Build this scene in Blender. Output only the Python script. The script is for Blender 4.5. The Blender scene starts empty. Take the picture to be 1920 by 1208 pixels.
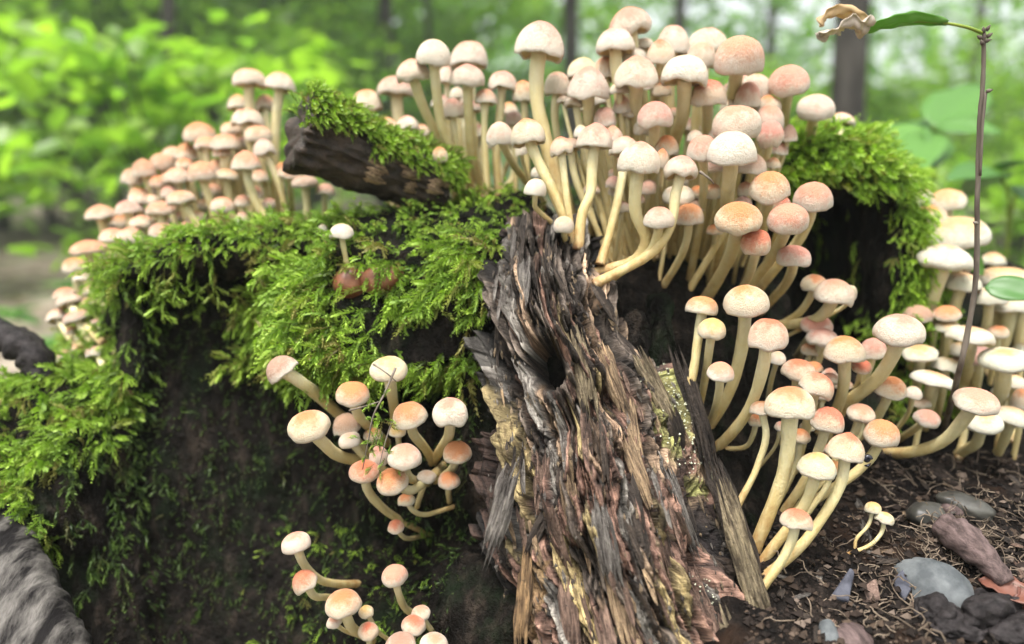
import bpy, bmesh, math, random
import numpy as np
from mathutils import Vector, Matrix, noise
from mathutils.bvhtree import BVHTree
random.seed(7); RNG = np.random.default_rng(7)
scene = bpy.context.scene
COL = scene.collection
R = math.radians

# ------------------------------------------------------------------ camera
CAM = Vector((0.0, 0.0, 0.42)); PITCH = R(11.0); F = 1400.0
cam_data = bpy.data.cameras.new('camera'); cam = bpy.data.objects.new('camera', cam_data)
COL.objects.link(cam); cam.location = CAM; cam.rotation_euler = (R(90) - PITCH, 0, 0)
cam_data.sensor_width = 36; cam_data.lens = 36 * F / 1920
cam_data.clip_start = 0.01; cam_data.clip_end = 300
cam_data.dof.use_dof = True; cam_data.dof.focus_distance = 0.475; cam_data.dof.aperture_fstop = 2.8
scene.camera = cam
# ------------------------------------------------------------------ sky, sun, exposure
SUN_EL, SUN_AZ = 72.0, -150.0          # azimuth: degrees from +Y (away from camera) towards +X
world = bpy.data.worlds.new('World'); scene.world = world; world.use_nodes = True
wn = world.node_tree.nodes; wl = world.node_tree.links
bg = wn['Background']; sky = wn.new('ShaderNodeTexSky'); sky.sky_type = 'NISHITA'; sky.sun_disc = False
sky.sun_elevation = R(SUN_EL); sky.sun_rotation = R(SUN_AZ)
sky.air_density = 1.0; sky.dust_density = 5.0; sky.ozone_density = 0.5
hs = wn.new('ShaderNodeHueSaturation'); hs.inputs['Saturation'].default_value = 0.22     # thin even cloud over the wood
wl.new(sky.outputs[0], hs.inputs['Color']); wl.new(hs.outputs[0], bg.inputs['Color'])
bg.inputs['Strength'].default_value = 0.15
sd = bpy.data.lights.new('sun', 'SUN'); sd.energy = 2.0; sd.angle = R(28); sd.color = (1.0, 0.965, 0.92)
sun = bpy.data.objects.new('sun', sd); COL.objects.link(sun)
_d = Vector((math.sin(R(SUN_AZ)) * math.cos(R(SUN_EL)), math.cos(R(SUN_AZ)) * math.cos(R(SUN_EL)), math.sin(R(SUN_EL))))
sun.rotation_euler = _d.to_track_quat('Z', 'Y').to_euler(); sun.location = (0, 0, 5)
scene.view_settings.view_transform = 'Standard'; scene.view_settings.look = 'None'
scene.view_settings.exposure = 1.65; scene.view_settings.gamma = 1.0
scene.render.engine = 'CYCLES'
scene.cycles.use_denoising = True
scene.cycles.max_bounces = 8; scene.cycles.diffuse_bounces = 4; scene.cycles.transmission_bounces = 4
scene.cycles.transparent_max_bounces = 4; scene.cycles.caustics_reflective = False; scene.cycles.caustics_refractive = False

# ------------------------------------------------------------------ helpers
CP, SP = math.cos(PITCH), math.sin(PITCH)
def at(px, py, Y):
    """the point on the ray of a photo pixel that lies Y metres in front of the camera"""
    u = (px - 960) / F; v = -(py - 604) / F
    d = Vector((u, CP + v * SP, -SP + v * CP))
    return CAM + d * (Y / d.y)
def ray(px, py):
    u = (px - 960) / F; v = -(py - 604) / F
    return Vector((u, CP + v * SP, -SP + v * CP)).normalized()
def project(P):
    """N x 3 points -> N x 2 photo pixels"""
    P = np.asarray(P, float) - np.array(CAM)
    z = P[:, 1] * CP - P[:, 2] * SP; up = P[:, 1] * SP + P[:, 2] * CP
    z = np.maximum(z, 1e-4)
    return np.stack([960 + F * P[:, 0] / z, 604 - F * up / z], 1)
def hashn(ix, iy, iz, seed):
    h = (ix.astype(np.int64) * 374761393 + iy.astype(np.int64) * 668265263 + iz.astype(np.int64) * 2147483647 + seed * 144665) & 0x7fffffff
    h = ((h ^ (h >> 13)) * 1274126177) & 0x7fffffff
    h = (h ^ (h >> 16)) & 0xffff
    return h / 65535.0
def vn(x, y, z=None, seed=0):
    x = np.asarray(x, float); y = np.asarray(y, float); z = np.zeros_like(x) if z is None else np.asarray(z, float)
    i, j, k = np.floor(x), np.floor(y), np.floor(z); a, b, c = x - i, y - j, z - k
    a, b, c = [t * t * (3 - 2 * t) for t in (a, b, c)]
    o = 0
    for di in (0, 1):
        for dj in (0, 1):
            for dk in (0, 1):
                w = (a if di else 1 - a) * (b if dj else 1 - b) * (c if dk else 1 - c)
                o = o + w * hashn(i + di, j + dj, k + dk, seed)
    return o
def fbm(x, y, z=None, seed=0, oct=4):
    o = 0; A = 0.5; f = 1.0
    for q in range(oct):
        o = o + A * vn(np.asarray(x) * f, np.asarray(y) * f, None if z is None else np.asarray(z) * f, seed + q); A *= 0.5; f *= 2.03
    return o / (1 - 0.5 ** oct)
def in_poly(P, poly):
    x, y = P[:, 0], P[:, 1]; c = np.zeros(len(P), bool); n = len(poly)
    for i in range(n):
        x1, y1 = poly[i]; x2, y2 = poly[(i + 1) % n]
        if y1 == y2: continue
        m = ((y1 > y) != (y2 > y)) & (x < (x2 - x1) * (y - y1) / (y2 - y1) + x1)
        c ^= m
    return c
def mesh(name, V, Fc, smooth=True, attrs=None, uv=None):
    me = bpy.data.meshes.new(name)
    V = np.asarray(V, np.float32)
    if isinstance(Fc, np.ndarray):
        k = Fc.shape[1]; n = len(Fc)
        me.vertices.add(len(V)); me.vertices.foreach_set('co', V.ravel())
        me.loops.add(n * k); me.loops.foreach_set('vertex_index', Fc.astype(np.int32).ravel())
        me.polygons.add(n); me.polygons.foreach_set('loop_start', np.arange(0, n * k, k, dtype=np.int32))
        me.update(calc_edges=True)
    else:
        me.from_pydata([tuple(v) for v in V], [], Fc)
    if smooth: me.polygons.foreach_set('use_smooth', np.ones(len(me.polygons), bool))
    for k, a in (attrs or {}).items():
        a = np.asarray(a, np.float32)
        if a.ndim == 1:
            at_ = me.attributes.new(k, 'FLOAT', 'POINT'); at_.data.foreach_set('value', a)
        else:
            at_ = me.attributes.new(k, 'FLOAT_COLOR', 'POINT')
            at_.data.foreach_set('color', np.concatenate([a, np.ones((len(a), 1), np.float32)], 1).ravel())
    if uv is not None:
        l = np.empty(len(me.loops), np.int32); me.loops.foreach_get('vertex_index', l)
        u = me.uv_layers.new(name='fibre'); u.data.foreach_set('uv', np.asarray(uv, np.float32)[l].ravel())
    me.update(); me.validate()
    return me
def obj(name, me, mat=None, parent=None):
    o = bpy.data.objects.new(name, me); COL.objects.link(o)
    if mat is not None and me is not None and len(me.materials) == 0: me.materials.append(mat)
    if parent is not None: o.parent = parent
    return o
def tag(o, label=None, cat=None, group=None, kind=None):
    if label: o['label'] = label
    if cat: o['category'] = cat
    if group: o['group'] = group
    if kind: o['kind'] = kind
    return o
def empty(name, loc=(0, 0, 0)):
    o = bpy.data.objects.new(name, None); COL.objects.link(o); o.location = loc; o.empty_display_size = 0.01
    return o
def grid_faces(nu, nv, wrap=False):
    i, j = np.meshgrid(np.arange(nv - 1), np.arange(nu if wrap else nu - 1), indexing='ij')
    a = i * nu + j; b = i * nu + (j + 1) % nu
    return np.stack([a, b, b + nu, a + nu], -1).reshape(-1, 4)
def catmull(P, n):
    P = [Vector(p) for p in P]
    if len(P) == 2: return [P[0].lerp(P[1], i / (n - 1)) for i in range(n)]
    Q = [P[0] * 2 - P[1]] + P + [P[-1] * 2 - P[-2]]
    out = []; m = len(P) - 1
    for i in range(n):
        t = i / (n - 1) * m; k = min(int(t), m - 1); t -= k
        a, b, c, d = Q[k:k + 4]
        out.append(0.5 * ((2 * b) + (c - a) * t + (2 * a - 5 * b + 4 * c - d) * t * t + (3 * b - a - 3 * c + d) * t ** 3))
    return out
def tube_arrays(P, rad, sides=10, wob=0.0, seed=0, cap=True):
    P = [Vector(p) for p in P]; n = len(P); V = []; T = []
    up = Vector((0.3, 1, 0.2)).normalized()
    for i in range(n):
        t = (P[min(i + 1, n - 1)] - P[max(i - 1, 0)])
        t = t.normalized() if t.length > 1e-9 else Vector((0, 0, 1))
        a = t.cross(up)
        if a.length < 1e-4: a = t.cross(Vector((1, 0, 0)))
        a.normalize(); b = t.cross(a)
        r = rad[i] if hasattr(rad, '__len__') else rad
        for s in range(sides):
            th = 2 * math.pi * s / sides
            rr = r * (1 + wob * (noise.noise(Vector((math.cos(th) * 1.3 + seed * 7.1, math.sin(th) * 1.3, i * 0.45 + seed * 3.3)))))
            V.append(P[i] + (a * math.cos(th) + b * math.sin(th)) * rr); T.append(i / (n - 1))
    Fq = [tuple(f) for f in grid_faces(sides, n, True)]
    if cap:
        V.append(P[0]); T.append(0.0); V.append(P[-1]); T.append(1.0); c0 = n * sides
        for s in range(sides):
            Fq.append((c0, (s + 1) % sides, s)); Fq.append((c0 + 1, (n - 1) * sides + s, (n - 1) * sides + (s + 1) % sides))
    return V, Fq, T
def tube(name, P, rad, sides=10, wob=0.0, seed=0):
    V, Fq, T = tube_arrays(P, rad, sides, wob, seed)
    return mesh(name, V, Fq, True, {'t': T})
class Join:
    def __init__(s): s.V = []; s.F = []; s.T = []
    def add(s, V, Fq, T=None):
        o = len(s.V); s.V += list(V); s.F += [tuple(i + o for i in f) for f in Fq]; s.T += list(T) if T is not None else [0.0] * len(V)
    def mesh(s, name, smooth=True): return mesh(name, s.V, s.F, smooth, {'t': s.T})

# ------------------------------------------------------------------ materials
def material(name):
    m = bpy.data.materials.new(name); m.use_nodes = True; nt = m.node_tree
    b = nt.nodes['Principled BSDF']; b.inputs['Specular IOR Level'].default_value = 0.35
    return m, nt, b
def N(nt, t, **kw):
    n = nt.nodes.new(t)
    for k, v in kw.items(): setattr(n, k, v)
    return n
def lk(nt, a, b): nt.links.new(a, b)
def ramp(nt, fac, stops):
    r = N(nt, 'ShaderNodeValToRGB'); el = r.color_ramp.elements
    while len(el) < len(stops): el.new(0.5)
    for e, (p, c) in zip(el, stops): e.position = p; e.color = (*c, 1) if len(c) == 3 else c
    lk(nt, fac, r.inputs[0]); return r.outputs[0]
def mix(nt, fac, a, b, blend='MIX'):
    m = N(nt, 'ShaderNodeMix', data_type='RGBA', blend_type=blend)
    for s, v in ((m.inputs[0], fac), (m.inputs[6], a), (m.inputs[7], b)):
        if hasattr(v, 'is_output'): lk(nt, v, s)
        elif isinstance(v, (int, float)): s.default_value = v
        else: s.default_value = (*v, 1)
    return m.outputs[2]
def mth(nt, op, a, b=0.0, clamp=False):
    m = N(nt, 'ShaderNodeMath', operation=op, use_clamp=clamp)
    for s, v in ((m.inputs[0], a), (m.inputs[1], b)):
        if hasattr(v, 'is_output'): lk(nt, v, s)
        else: s.default_value = v
    return m.outputs[0]
def tex(nt, scale, detail=4, rough=0.55, coord=None, stretch=None, kind='noise', dist=0.0):
    if coord is None:
        tc = N(nt, 'ShaderNodeTexCoord'); coord = tc.outputs['Object']
    if stretch:
        mp = N(nt, 'ShaderNodeMapping'); mp.inputs['Scale'].default_value = stretch; lk(nt, coord, mp.inputs[0]); coord = mp.outputs[0]
    if kind == 'noise':
        t = N(nt, 'ShaderNodeTexNoise'); t.inputs['Detail'].default_value = detail; t.inputs['Roughness'].default_value = rough; t.inputs['Distortion'].default_value = dist
    else: t = N(nt, 'ShaderNodeTexVoronoi')
    t.inputs['Scale'].default_value = scale; lk(nt, coord, t.inputs['Vector']); return t.outputs[0]
def bump(nt, b, h, dist, strength=1.0):
    n = N(nt, 'ShaderNodeBump'); n.inputs['Distance'].default_value = dist; n.inputs['Strength'].default_value = strength
    lk(nt, h, n.inputs['Height']); lk(nt, n.outputs[0], b.inputs['Normal'])
def attr(nt, name, kind='GEOMETRY', out='Fac'):
    a = N(nt, 'ShaderNodeAttribute', attribute_name=name, attribute_type=kind); return a.outputs[out]
def objrand(nt): return N(nt, 'ShaderNodeObjectInfo').outputs['Random']
def set_sss(b, w, rad, scale):
    b.inputs['Subsurface Weight'].default_value = w; b.inputs['Subsurface Radius'].default_value = rad; b.inputs['Subsurface Scale'].default_value = scale

def cap_material():
    m, nt, b = material('mushroom_cap')
    rad = attr(nt, 'rad'); tint = attr(nt, 'tint', 'OBJECT', 'Color'); rim = attr(nt, 'rim', 'OBJECT', 'Color'); amt = attr(nt, 'spread', 'OBJECT')
    rnd = objrand(nt)
    tc = N(nt, 'ShaderNodeTexCoord'); off = N(nt, 'ShaderNodeVectorMath', operation='ADD'); lk(nt, tc.outputs['Object'], off.inputs[0])
    lk(nt, mth(nt, 'MULTIPLY', rnd, 37.0), off.inputs[1]); co = off.outputs[0]
    n1 = tex(nt, 1.8, 3, 0.6, co); n2 = tex(nt, 7, 5, 0.7, co); n3 = tex(nt, 17, 4, 0.7, co)
    # rad: 0 at the crown, 1 at the margin. The colour of the crown fades out unevenly towards the margin
    e = mth(nt, 'SUBTRACT', rad, amt); e = mth(nt, 'ADD', e, mth(nt, 'MULTIPLY', mth(nt, 'SUBTRACT', n1, 0.5), 0.9))
    e = mth(nt, 'ADD', e, mth(nt, 'MULTIPLY', mth(nt, 'SUBTRACT', n2, 0.5), 0.5))
    f = N(nt, 'ShaderNodeMapRange', interpolation_type='SMOOTHSTEP'); lk(nt, e, f.inputs[0]); f.inputs[1].default_value = -0.34; f.inputs[2].default_value = 0.30
    c = mix(nt, f.outputs[0], tint, rim)
    # scurf: flocks of pale veil over the outer half and a pale edge
    sf = mth(nt, 'MULTIPLY', ramp(nt, n3, [(0.47, (0, 0, 0)), (0.62, (1, 1, 1))]), mth(nt, 'MULTIPLY', rad, 0.5))
    c = mix(nt, sf, c, (0.62, 0.575, 0.50))
    ed = N(nt, 'ShaderNodeMapRange', interpolation_type='SMOOTHSTEP'); lk(nt, mth(nt, 'ADD', rad, mth(nt, 'MULTIPLY', mth(nt, 'SUBTRACT', n2, 0.5), 0.3)), ed.inputs[0]); ed.inputs[1].default_value = .72; ed.inputs[2].default_value = .95
    c = mix(nt, mth(nt, 'MULTIPLY', ed.outputs[0], 0.6), c, (0.62, 0.58, 0.505))
    bl = ramp(nt, tex(nt, 4.5, 3, 0.5, co), [(0.63, (0, 0, 0)), (0.76, (1, 1, 1))])
    c = mix(nt, mth(nt, 'MULTIPLY', bl, 0.35), c, (0.46, 0.23, 0.11))
    sp = ramp(nt, tex(nt, 11, 2, 0.5, co), [(0.76, (0, 0, 0)), (0.80, (1, 1, 1))])
    c = mix(nt, mth(nt, 'MULTIPLY', sp, 0.6), c, (0.10, 0.055, 0.03))
    lk(nt, c, b.inputs['Base Color']); b.inputs['Roughness'].default_value = 0.55
    set_sss(b, 0.15, (1.0, 0.55, 0.35), 0.004)
    h = mth(nt, 'ADD', n2, mth(nt, 'MULTIPLY', n3, 0.7))
    bump(nt, b, h, 0.15, 0.5)
    return m
def stem_material():
    m, nt, b = material('mushroom_stem')
    t = attr(nt, 't'); rnd = objrand(nt); tc = N(nt, 'ShaderNodeTexCoord')
    off = N(nt, 'ShaderNodeVectorMath', operation='ADD'); lk(nt, tc.outputs['Object'], off.inputs[0]); lk(nt, mth(nt, 'MULTIPLY', rnd, 9.0), off.inputs[1])
    n = tex(nt, 1, 4, 0.6, off.outputs[0], (260, 260, 55)); n2 = tex(nt, 120, 3, 0.6, off.outputs[0]); n3 = tex(nt, 700, 2, 0.6, off.outputs[0])
    e = mth(nt, 'ADD', t, mth(nt, 'MULTIPLY', mth(nt, 'SUBTRACT', n2, 0.5), 0.5))
    c = ramp(nt, e, [(0.0, (0.14, 0.065, 0.025)), (0.15, (0.31, 0.175, 0.06)), (0.42, (0.48, 0.365, 0.155)), (0.72, (0.55, 0.48, 0.26)), (1.0, (0.60, 0.55, 0.38))])
    c = mix(nt, ramp(nt, n, [(0.42, (0, 0, 0)), (0.75, (0.55, 0.55, 0.55))]), c, (0.56, 0.50, 0.29))
    c = mix(nt, ramp(nt, n3, [(0.70, (0, 0, 0)), (0.82, (0.5, 0.5, 0.5))]), c, (0.30, 0.17, 0.06))
    lk(nt, c, b.inputs['Base Color']); b.inputs['Roughness'].default_value = 0.6
    set_sss(b, 0.15, (1.0, 0.7, 0.3), 0.003)
    bump(nt, b, mth(nt, 'ADD', n, mth(nt, 'MULTIPLY', n3, 0.5)), 0.0012, 0.9)
    return m
def gill_material():
    m, nt, b = material('gills')
    c = mix(nt, tex(nt, 3, 2), (0.40, 0.31, 0.16), (0.50, 0.40, 0.23)); lk(nt, c, b.inputs['Base Color']); b.inputs['Roughness'].default_value = 0.7
    return m
def wet_wood_material():
    m, nt, b = material('dark_rotten_wood')
    n = tex(nt, 1, 6, 0.65, None, (90, 90, 22)); n2 = tex(nt, 24, 6, 0.7); n3 = tex(nt, 160, 4, 0.7)
    c = ramp(nt, n, [(0.32, (0.003, 0.0025, 0.0022)), (0.52, (0.011, 0.009, 0.0075)), (0.66, (0.034, 0.026, 0.02)), (0.82, (0.09, 0.07, 0.05))])
    c = mix(nt, ramp(nt, n2, [(0.50, (0, 0, 0)), (0.68, (0.75, 0.75, 0.75))]), c, (0.009, 0.017, 0.007))
    c = mix(nt, ramp(nt, n3, [(0.63, (0, 0, 0)), (0.75, (0.5, 0.5, 0.5))]), c, (0.04, 0.036, 0.026))
    lk(nt, c, b.inputs['Base Color']); b.inputs['Roughness'].default_value = 0.75; b.inputs['Specular IOR Level'].default_value = 0.06
    bump(nt, b, mth(nt, 'ADD', mth(nt, 'ADD', n, mth(nt, 'MULTIPLY', n2, 0.6)), mth(nt, 'MULTIPLY', n3, 0.6)), 0.014, 1.0)
    return m
def fibre_material():
    m, nt, b = material('splintered_wood')
    uv = N(nt, 'ShaderNodeUVMap', uv_map='fibre').outputs[0]; col = attr(nt, 'col', 'GEOMETRY', 'Color')
    n = tex(nt, 1, 6, 0.7, uv, (800, 75, 1), dist=0.5); n2 = tex(nt, 1, 5, 0.7, uv, (240, 30, 1), dist=0.8); n3 = tex(nt, 420, 4, 0.7, uv)
    k = ramp(nt, mth(nt, 'ADD', mth(nt, 'MULTIPLY', n, 0.55), mth(nt, 'MULTIPLY', n2, 0.45)), [(0.36, (0.06, 0.05, 0.045)), (0.46, (0.5, 0.46, 0.44)), (0.54, (1.15, 1.13, 1.1)), (0.66, (2.1, 2.0, 1.85))])
    c = mix(nt, 1.0, col, k, 'MULTIPLY')
    c = mix(nt, ramp(nt, n3, [(0.60, (0, 0, 0)), (0.72, (0.9, 0.9, 0.9))]), c, (0.016, 0.012, 0.010))
    lk(nt, c, b.inputs['Base Color']); b.inputs['Roughness'].default_value = 0.7; b.inputs['Specular IOR Level'].default_value = 0.3
    bump(nt, b, mth(nt, 'ADD', mth(nt, 'ADD', mth(nt, 'MULTIPLY', n, 0.8), n2), mth(nt, 'MULTIPLY', n3, 0.5)), 0.006, 1.0)
    return m
def chip_material(name, c1, c2, rough=0.75, stretch=(900, 70, 900), bd=0.002):
    m, nt, b = material(name)
    n = tex(nt, 1, 5, 0.7, None, stretch); n2 = tex(nt, 55, 5, 0.65); r = objrand(nt)
    c = mix(nt, ramp(nt, n, [(0.34, (0, 0, 0)), (0.66, (1, 1, 1))]), c1, c2)
    c = mix(nt, ramp(nt, n2, [(0.54, (0, 0, 0)), (0.66, (0.7, 0.7, 0.7))]), c, (0.035, 0.028, 0.024))
    c = mix(nt, 0.9, c, ramp(nt, r, [(0, (0.6, 0.6, 0.6)), (1, (1.3, 1.3, 1.3))]), 'MULTIPLY')
    lk(nt, c, b.inputs['Base Color']); b.inputs['Roughness'].default_value = rough
    bump(nt, b, mth(nt, 'ADD', n, mth(nt, 'MULTIPLY', n2, 0.5)), bd, 1.0)
    return m
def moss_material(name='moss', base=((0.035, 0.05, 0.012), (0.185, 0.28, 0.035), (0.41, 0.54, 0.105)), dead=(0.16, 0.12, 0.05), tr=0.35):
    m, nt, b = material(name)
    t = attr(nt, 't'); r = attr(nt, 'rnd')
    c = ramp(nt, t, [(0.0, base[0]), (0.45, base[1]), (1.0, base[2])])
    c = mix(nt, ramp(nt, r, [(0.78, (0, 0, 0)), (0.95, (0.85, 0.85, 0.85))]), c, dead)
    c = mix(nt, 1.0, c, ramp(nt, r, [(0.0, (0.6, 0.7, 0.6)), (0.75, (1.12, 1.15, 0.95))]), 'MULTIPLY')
    lk(nt, c, b.inputs['Base Color']); b.inputs['Roughness'].default_value = 0.5
    tl = N(nt, 'ShaderNodeBsdfTranslucent'); lk(nt, mix(nt, 1.0, c, (1.0, 1.2, 0.6), 'MULTIPLY'), tl.inputs[0])
    ms = N(nt, 'ShaderNodeMixShader'); ms.inputs[0].default_value = tr
    lk(nt, b.outputs[0], ms.inputs[1]); lk(nt, tl.outputs[0], ms.inputs[2]); lk(nt, ms.outputs[0], nt.nodes['Material Output'].inputs[0])
    return m
def leaf_material(name, c1, c2, rough=0.35, tr=0.45, spec=0.5, use_attr=True):
    m, nt, b = material(name)
    r = attr(nt, 'rnd') if use_attr else objrand(nt)
    c = mix(nt, r, c1, c2); n = tex(nt, 12, 3); c = mix(nt, mth(nt, 'MULTIPLY', n, 0.4), c, c1)
    lk(nt, c, b.inputs['Base Color']); b.inputs['Roughness'].default_value = rough; b.inputs['Specular IOR Level'].default_value = spec
    tl = N(nt, 'ShaderNodeBsdfTranslucent'); lk(nt, mix(nt, 1.0, c, (1.3, 1.5, 0.5), 'MULTIPLY'), tl.inputs[0])
    ms = N(nt, 'ShaderNodeMixShader'); ms.inputs[0].default_value = tr
    lk(nt, b.outputs[0], ms.inputs[1]); lk(nt, tl.outputs[0], ms.inputs[2]); lk(nt, ms.outputs[0], nt.nodes['Material Output'].inputs[0])
    return m
def simple(name, c1, c2, scale, rough=0.7, bd=0.002, detail=5, stretch=None, lo=0.35, hi=0.65):
    m, nt, b = material(name); n = tex(nt, scale, detail, 0.62, None, stretch)
    lk(nt, ramp(nt, n, [(lo, c1), (hi, c2)]), b.inputs['Base Color']); b.inputs['Roughness'].default_value = rough; b.inputs['Specular IOR Level'].default_value = .4 if rough < .5 else .1
    bump(nt, b, n, bd, 0.8); return m
def ground_material():
    m, nt, b = material('forest_floor')
    n = tex(nt, 9, 8, 0.7); n2 = tex(nt, 2.2, 4); v = tex(nt, 34, kind='voronoi')
    c = ramp(nt, n, [(0.32, (0.05, 0.035, 0.025)), (0.5, (0.20, 0.155, 0.12)), (0.66, (0.36, 0.31, 0.25))])
    c = mix(nt, ramp(nt, n2, [(0.5, (0, 0, 0)), (0.65, (0.6, 0.6, 0.6))]), c, (0.07, 0.13, 0.03))
    lk(nt, c, b.inputs['Base Color']); b.inputs['Roughness'].default_value = 0.85
    bump(nt, b, mth(nt, 'ADD', n, mth(nt, 'MULTIPLY', v, 0.4)), 0.03, 1.0); return m
def soil_material():
    m, nt, b = material('dark_soil')
    n = tex(nt, 45, 8, 0.72); n2 = tex(nt, 14, 4, 0.6); n3 = tex(nt, 260, 4, 0.7)
    c = ramp(nt, n, [(0.36, (0.004, 0.0032, 0.003)), (0.52, (0.011, 0.0085, 0.007)), (0.68, (0.045, 0.034, 0.028))])
    c = mix(nt, ramp(nt, n2, [(0.56, (0, 0, 0)), (0.68, (0.5, 0.5, 0.5))]), c, (0.05, 0.027, 0.016))
    c = mix(nt, ramp(nt, n3, [(0.64, (0, 0, 0)), (0.74, (0.5, 0.5, 0.5))]), c, (0.12, 0.10, 0.085))
    lk(nt, c, b.inputs['Base Color']); b.inputs['Roughness'].default_value = 0.85; b.inputs['Specular IOR Level'].default_value = .08
    bump(nt, b, mth(nt, 'ADD', n, mth(nt, 'MULTIPLY', n3, 0.3)), 0.012, 1.0); return m
M = {
 'cap': cap_material(), 'stem': stem_material(), 'gills': gill_material(), 'wood': wet_wood_material(), 'fibre': fibre_material(),
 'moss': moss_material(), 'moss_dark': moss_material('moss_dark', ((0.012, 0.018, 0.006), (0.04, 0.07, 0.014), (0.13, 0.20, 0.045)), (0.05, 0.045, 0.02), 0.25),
 'moss_yellow': moss_material('moss_yellow', ((0.05, 0.07, 0.012), (0.21, 0.32, 0.035), (0.42, 0.57, 0.11)), (0.16, 0.15, 0.03), 0.4),
 'ground': ground_material(), 'soil': soil_material(),
 'bark': simple('tree_bark', (0.014, 0.012, 0.011), (0.06, 0.053, 0.046), 14, 0.85, 0.03, 6, (1, 1, 0.25)),
 'green_leaf': leaf_material('green_leaf', (0.11, 0.21, 0.04), (0.27, 0.40, 0.07), .35, .6),
 'far_leaf': leaf_material('far_leaf', (0.09, 0.20, 0.045), (0.20, 0.36, 0.06), 0.4, 0.6),
 'twig': simple('twig_bark', (0.07, 0.055, 0.045), (0.20, 0.17, 0.14), 90, 0.7, 0.0008, 5, (1, 1, 0.2)),
 'pebble_blue': simple('blue_grey_stone', (0.05, 0.055, 0.058), (0.12, 0.128, 0.13), 70, 0.6, 0.0008),
 'pebble_dark': simple('dark_stone', (0.022, 0.021, 0.018), (0.06, 0.057, 0.048), 60, 0.45, 0.0008),
 'pink_wood': simple('pinkish_stick', (0.035, 0.025, 0.023), (0.12, 0.085, 0.08), 1, 0.75, 0.002, 6, (260, 60, 260)),
 'slate': simple('slate_chip', (0.028, 0.029, 0.038), (0.07, 0.072, 0.088), 90, 0.5, 0.0012),
 'red_leaf': leaf_material('dead_leaf_red', (0.10, 0.032, 0.02), (0.18, 0.075, 0.05), 0.5, 0.2, 0.4, False),
 'dry_leaf': leaf_material('dead_leaf_tan', (0.34, 0.21, 0.10), (0.52, 0.38, 0.22), 0.6, 0.3, 0.3, False),
 'litter': leaf_material('leaf_litter', (0.16, 0.11, 0.075), (0.46, 0.40, 0.34), 0.6, 0.2, 0.3),
 'plant_leaf': leaf_material('plant_leaf', (0.06, 0.16, 0.035), (0.14, 0.30, 0.05), 0.38, 0.4, 0.5, False),
 'stalk': simple('green_stalk', (0.12, 0.18, 0.03), (0.25, 0.30, 0.06), 30, 0.5, 0.0004),
 'nut': simple('brown_nut', (0.10, 0.03, 0.012), (0.22, 0.09, 0.045), 40, 0.4, 0.0003, 4, (1, 1, 3)),
 'black': simple('shiny_black', (0.006, 0.006, 0.01), (0.02, 0.02, 0.03), 60, 0.2, 0.0003),
 'grey_log': simple('grey_log', (0.008, 0.007, 0.007), (0.12, 0.11, 0.10), 1, 0.85, 0.006, 6, (85, 22, 30), .42, .62),
 'clod': simple('soil_clod', (0.006, 0.005, 0.005), (0.035, 0.03, 0.03), 120, 0.6, 0.005, 8),
 'root': simple('fine_root', (0.06, 0.045, 0.032), (0.20, 0.155, 0.115), 60, 0.8, 0.0005),
 'lichen': simple('pale_lichen', (0.36, 0.38, 0.26), (0.62, 0.62, 0.48), 400, 0.9, 0.0006),
}
PAL = {'dark': ((0.025, 0.019, 0.015), (0.10, 0.075, 0.055)), 'pink': ((0.10, 0.062, 0.047), (0.25, 0.165, 0.13)),
       'tan': ((0.12, 0.08, 0.05), (0.38, 0.28, 0.17)), 'grey': ((0.09, 0.08, 0.07), (0.27, 0.24, 0.21)),
       'yellow': ((0.12, 0.095, 0.045), (0.36, 0.30, 0.15)), 'orange': ((0.16, 0.075, 0.025), (0.42, 0.22, 0.075))}
for k, (a, b_) in PAL.items(): M['chip_' + k] = chip_material('wood_' + k, a, b_)

# ------------------------------------------------------------------ ground and soil
def soil_z(X, Y):
    """the slope of soil and rotten crumbs banked against the right side of the stump"""
    z = 0.173 + (Y - 0.42) * 0.25
    m = np.clip((X - 0.02) / 0.12, 0, 1) * np.clip((1.15 - X) / 0.45, 0, 1) * np.clip((Y - 0.10) / 0.2, 0, 1) * np.clip((1.25 - Y) / 0.4, 0, 1)
    m = m * m * (3 - 2 * m)
    return z * m
def ground_z(X, Y):
    r = np.hypot(X, Y - 0.6)
    g = (fbm(X * 0.55, Y * 0.55, None, 3, 4) - 0.5) * 0.34 * np.clip((r - 0.9) / 3, 0, 1)
    return g
s = np.linspace(-1, 1, 181); s = np.sign(s) * (np.abs(s) ** 3) * 70
gx, gy = np.meshgrid(s, s + 1.0)
ground = obj('ground', mesh('ground', np.stack([gx.ravel(), gy.ravel(), ground_z(gx, gy).ravel() - 0.004], 1), grid_faces(181, 181)), M['ground'])
tag(ground, kind='structure')
xs = np.linspace(0.0, 1.15, 330); ys = np.linspace(0.12, 1.25, 320)
gx, gy = np.meshgrid(xs, ys)
sz = soil_z(gx, gy); w = np.clip(sz / 0.05, 0, 1)
sz = sz + w * ((fbm(gx * 22, gy * 22, None, 11, 4) - 0.5) * 0.032 + (fbm(gx * 90, gy * 90, None, 17, 3) - 0.5) * 0.011)
soilV = np.stack([gx.ravel(), gy.ravel(), sz.ravel()], 1); soilF = grid_faces(330, 320)
soil = obj('soil', mesh('soil', soilV, soilF), M['soil']); tag(soil, kind='structure')

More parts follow.
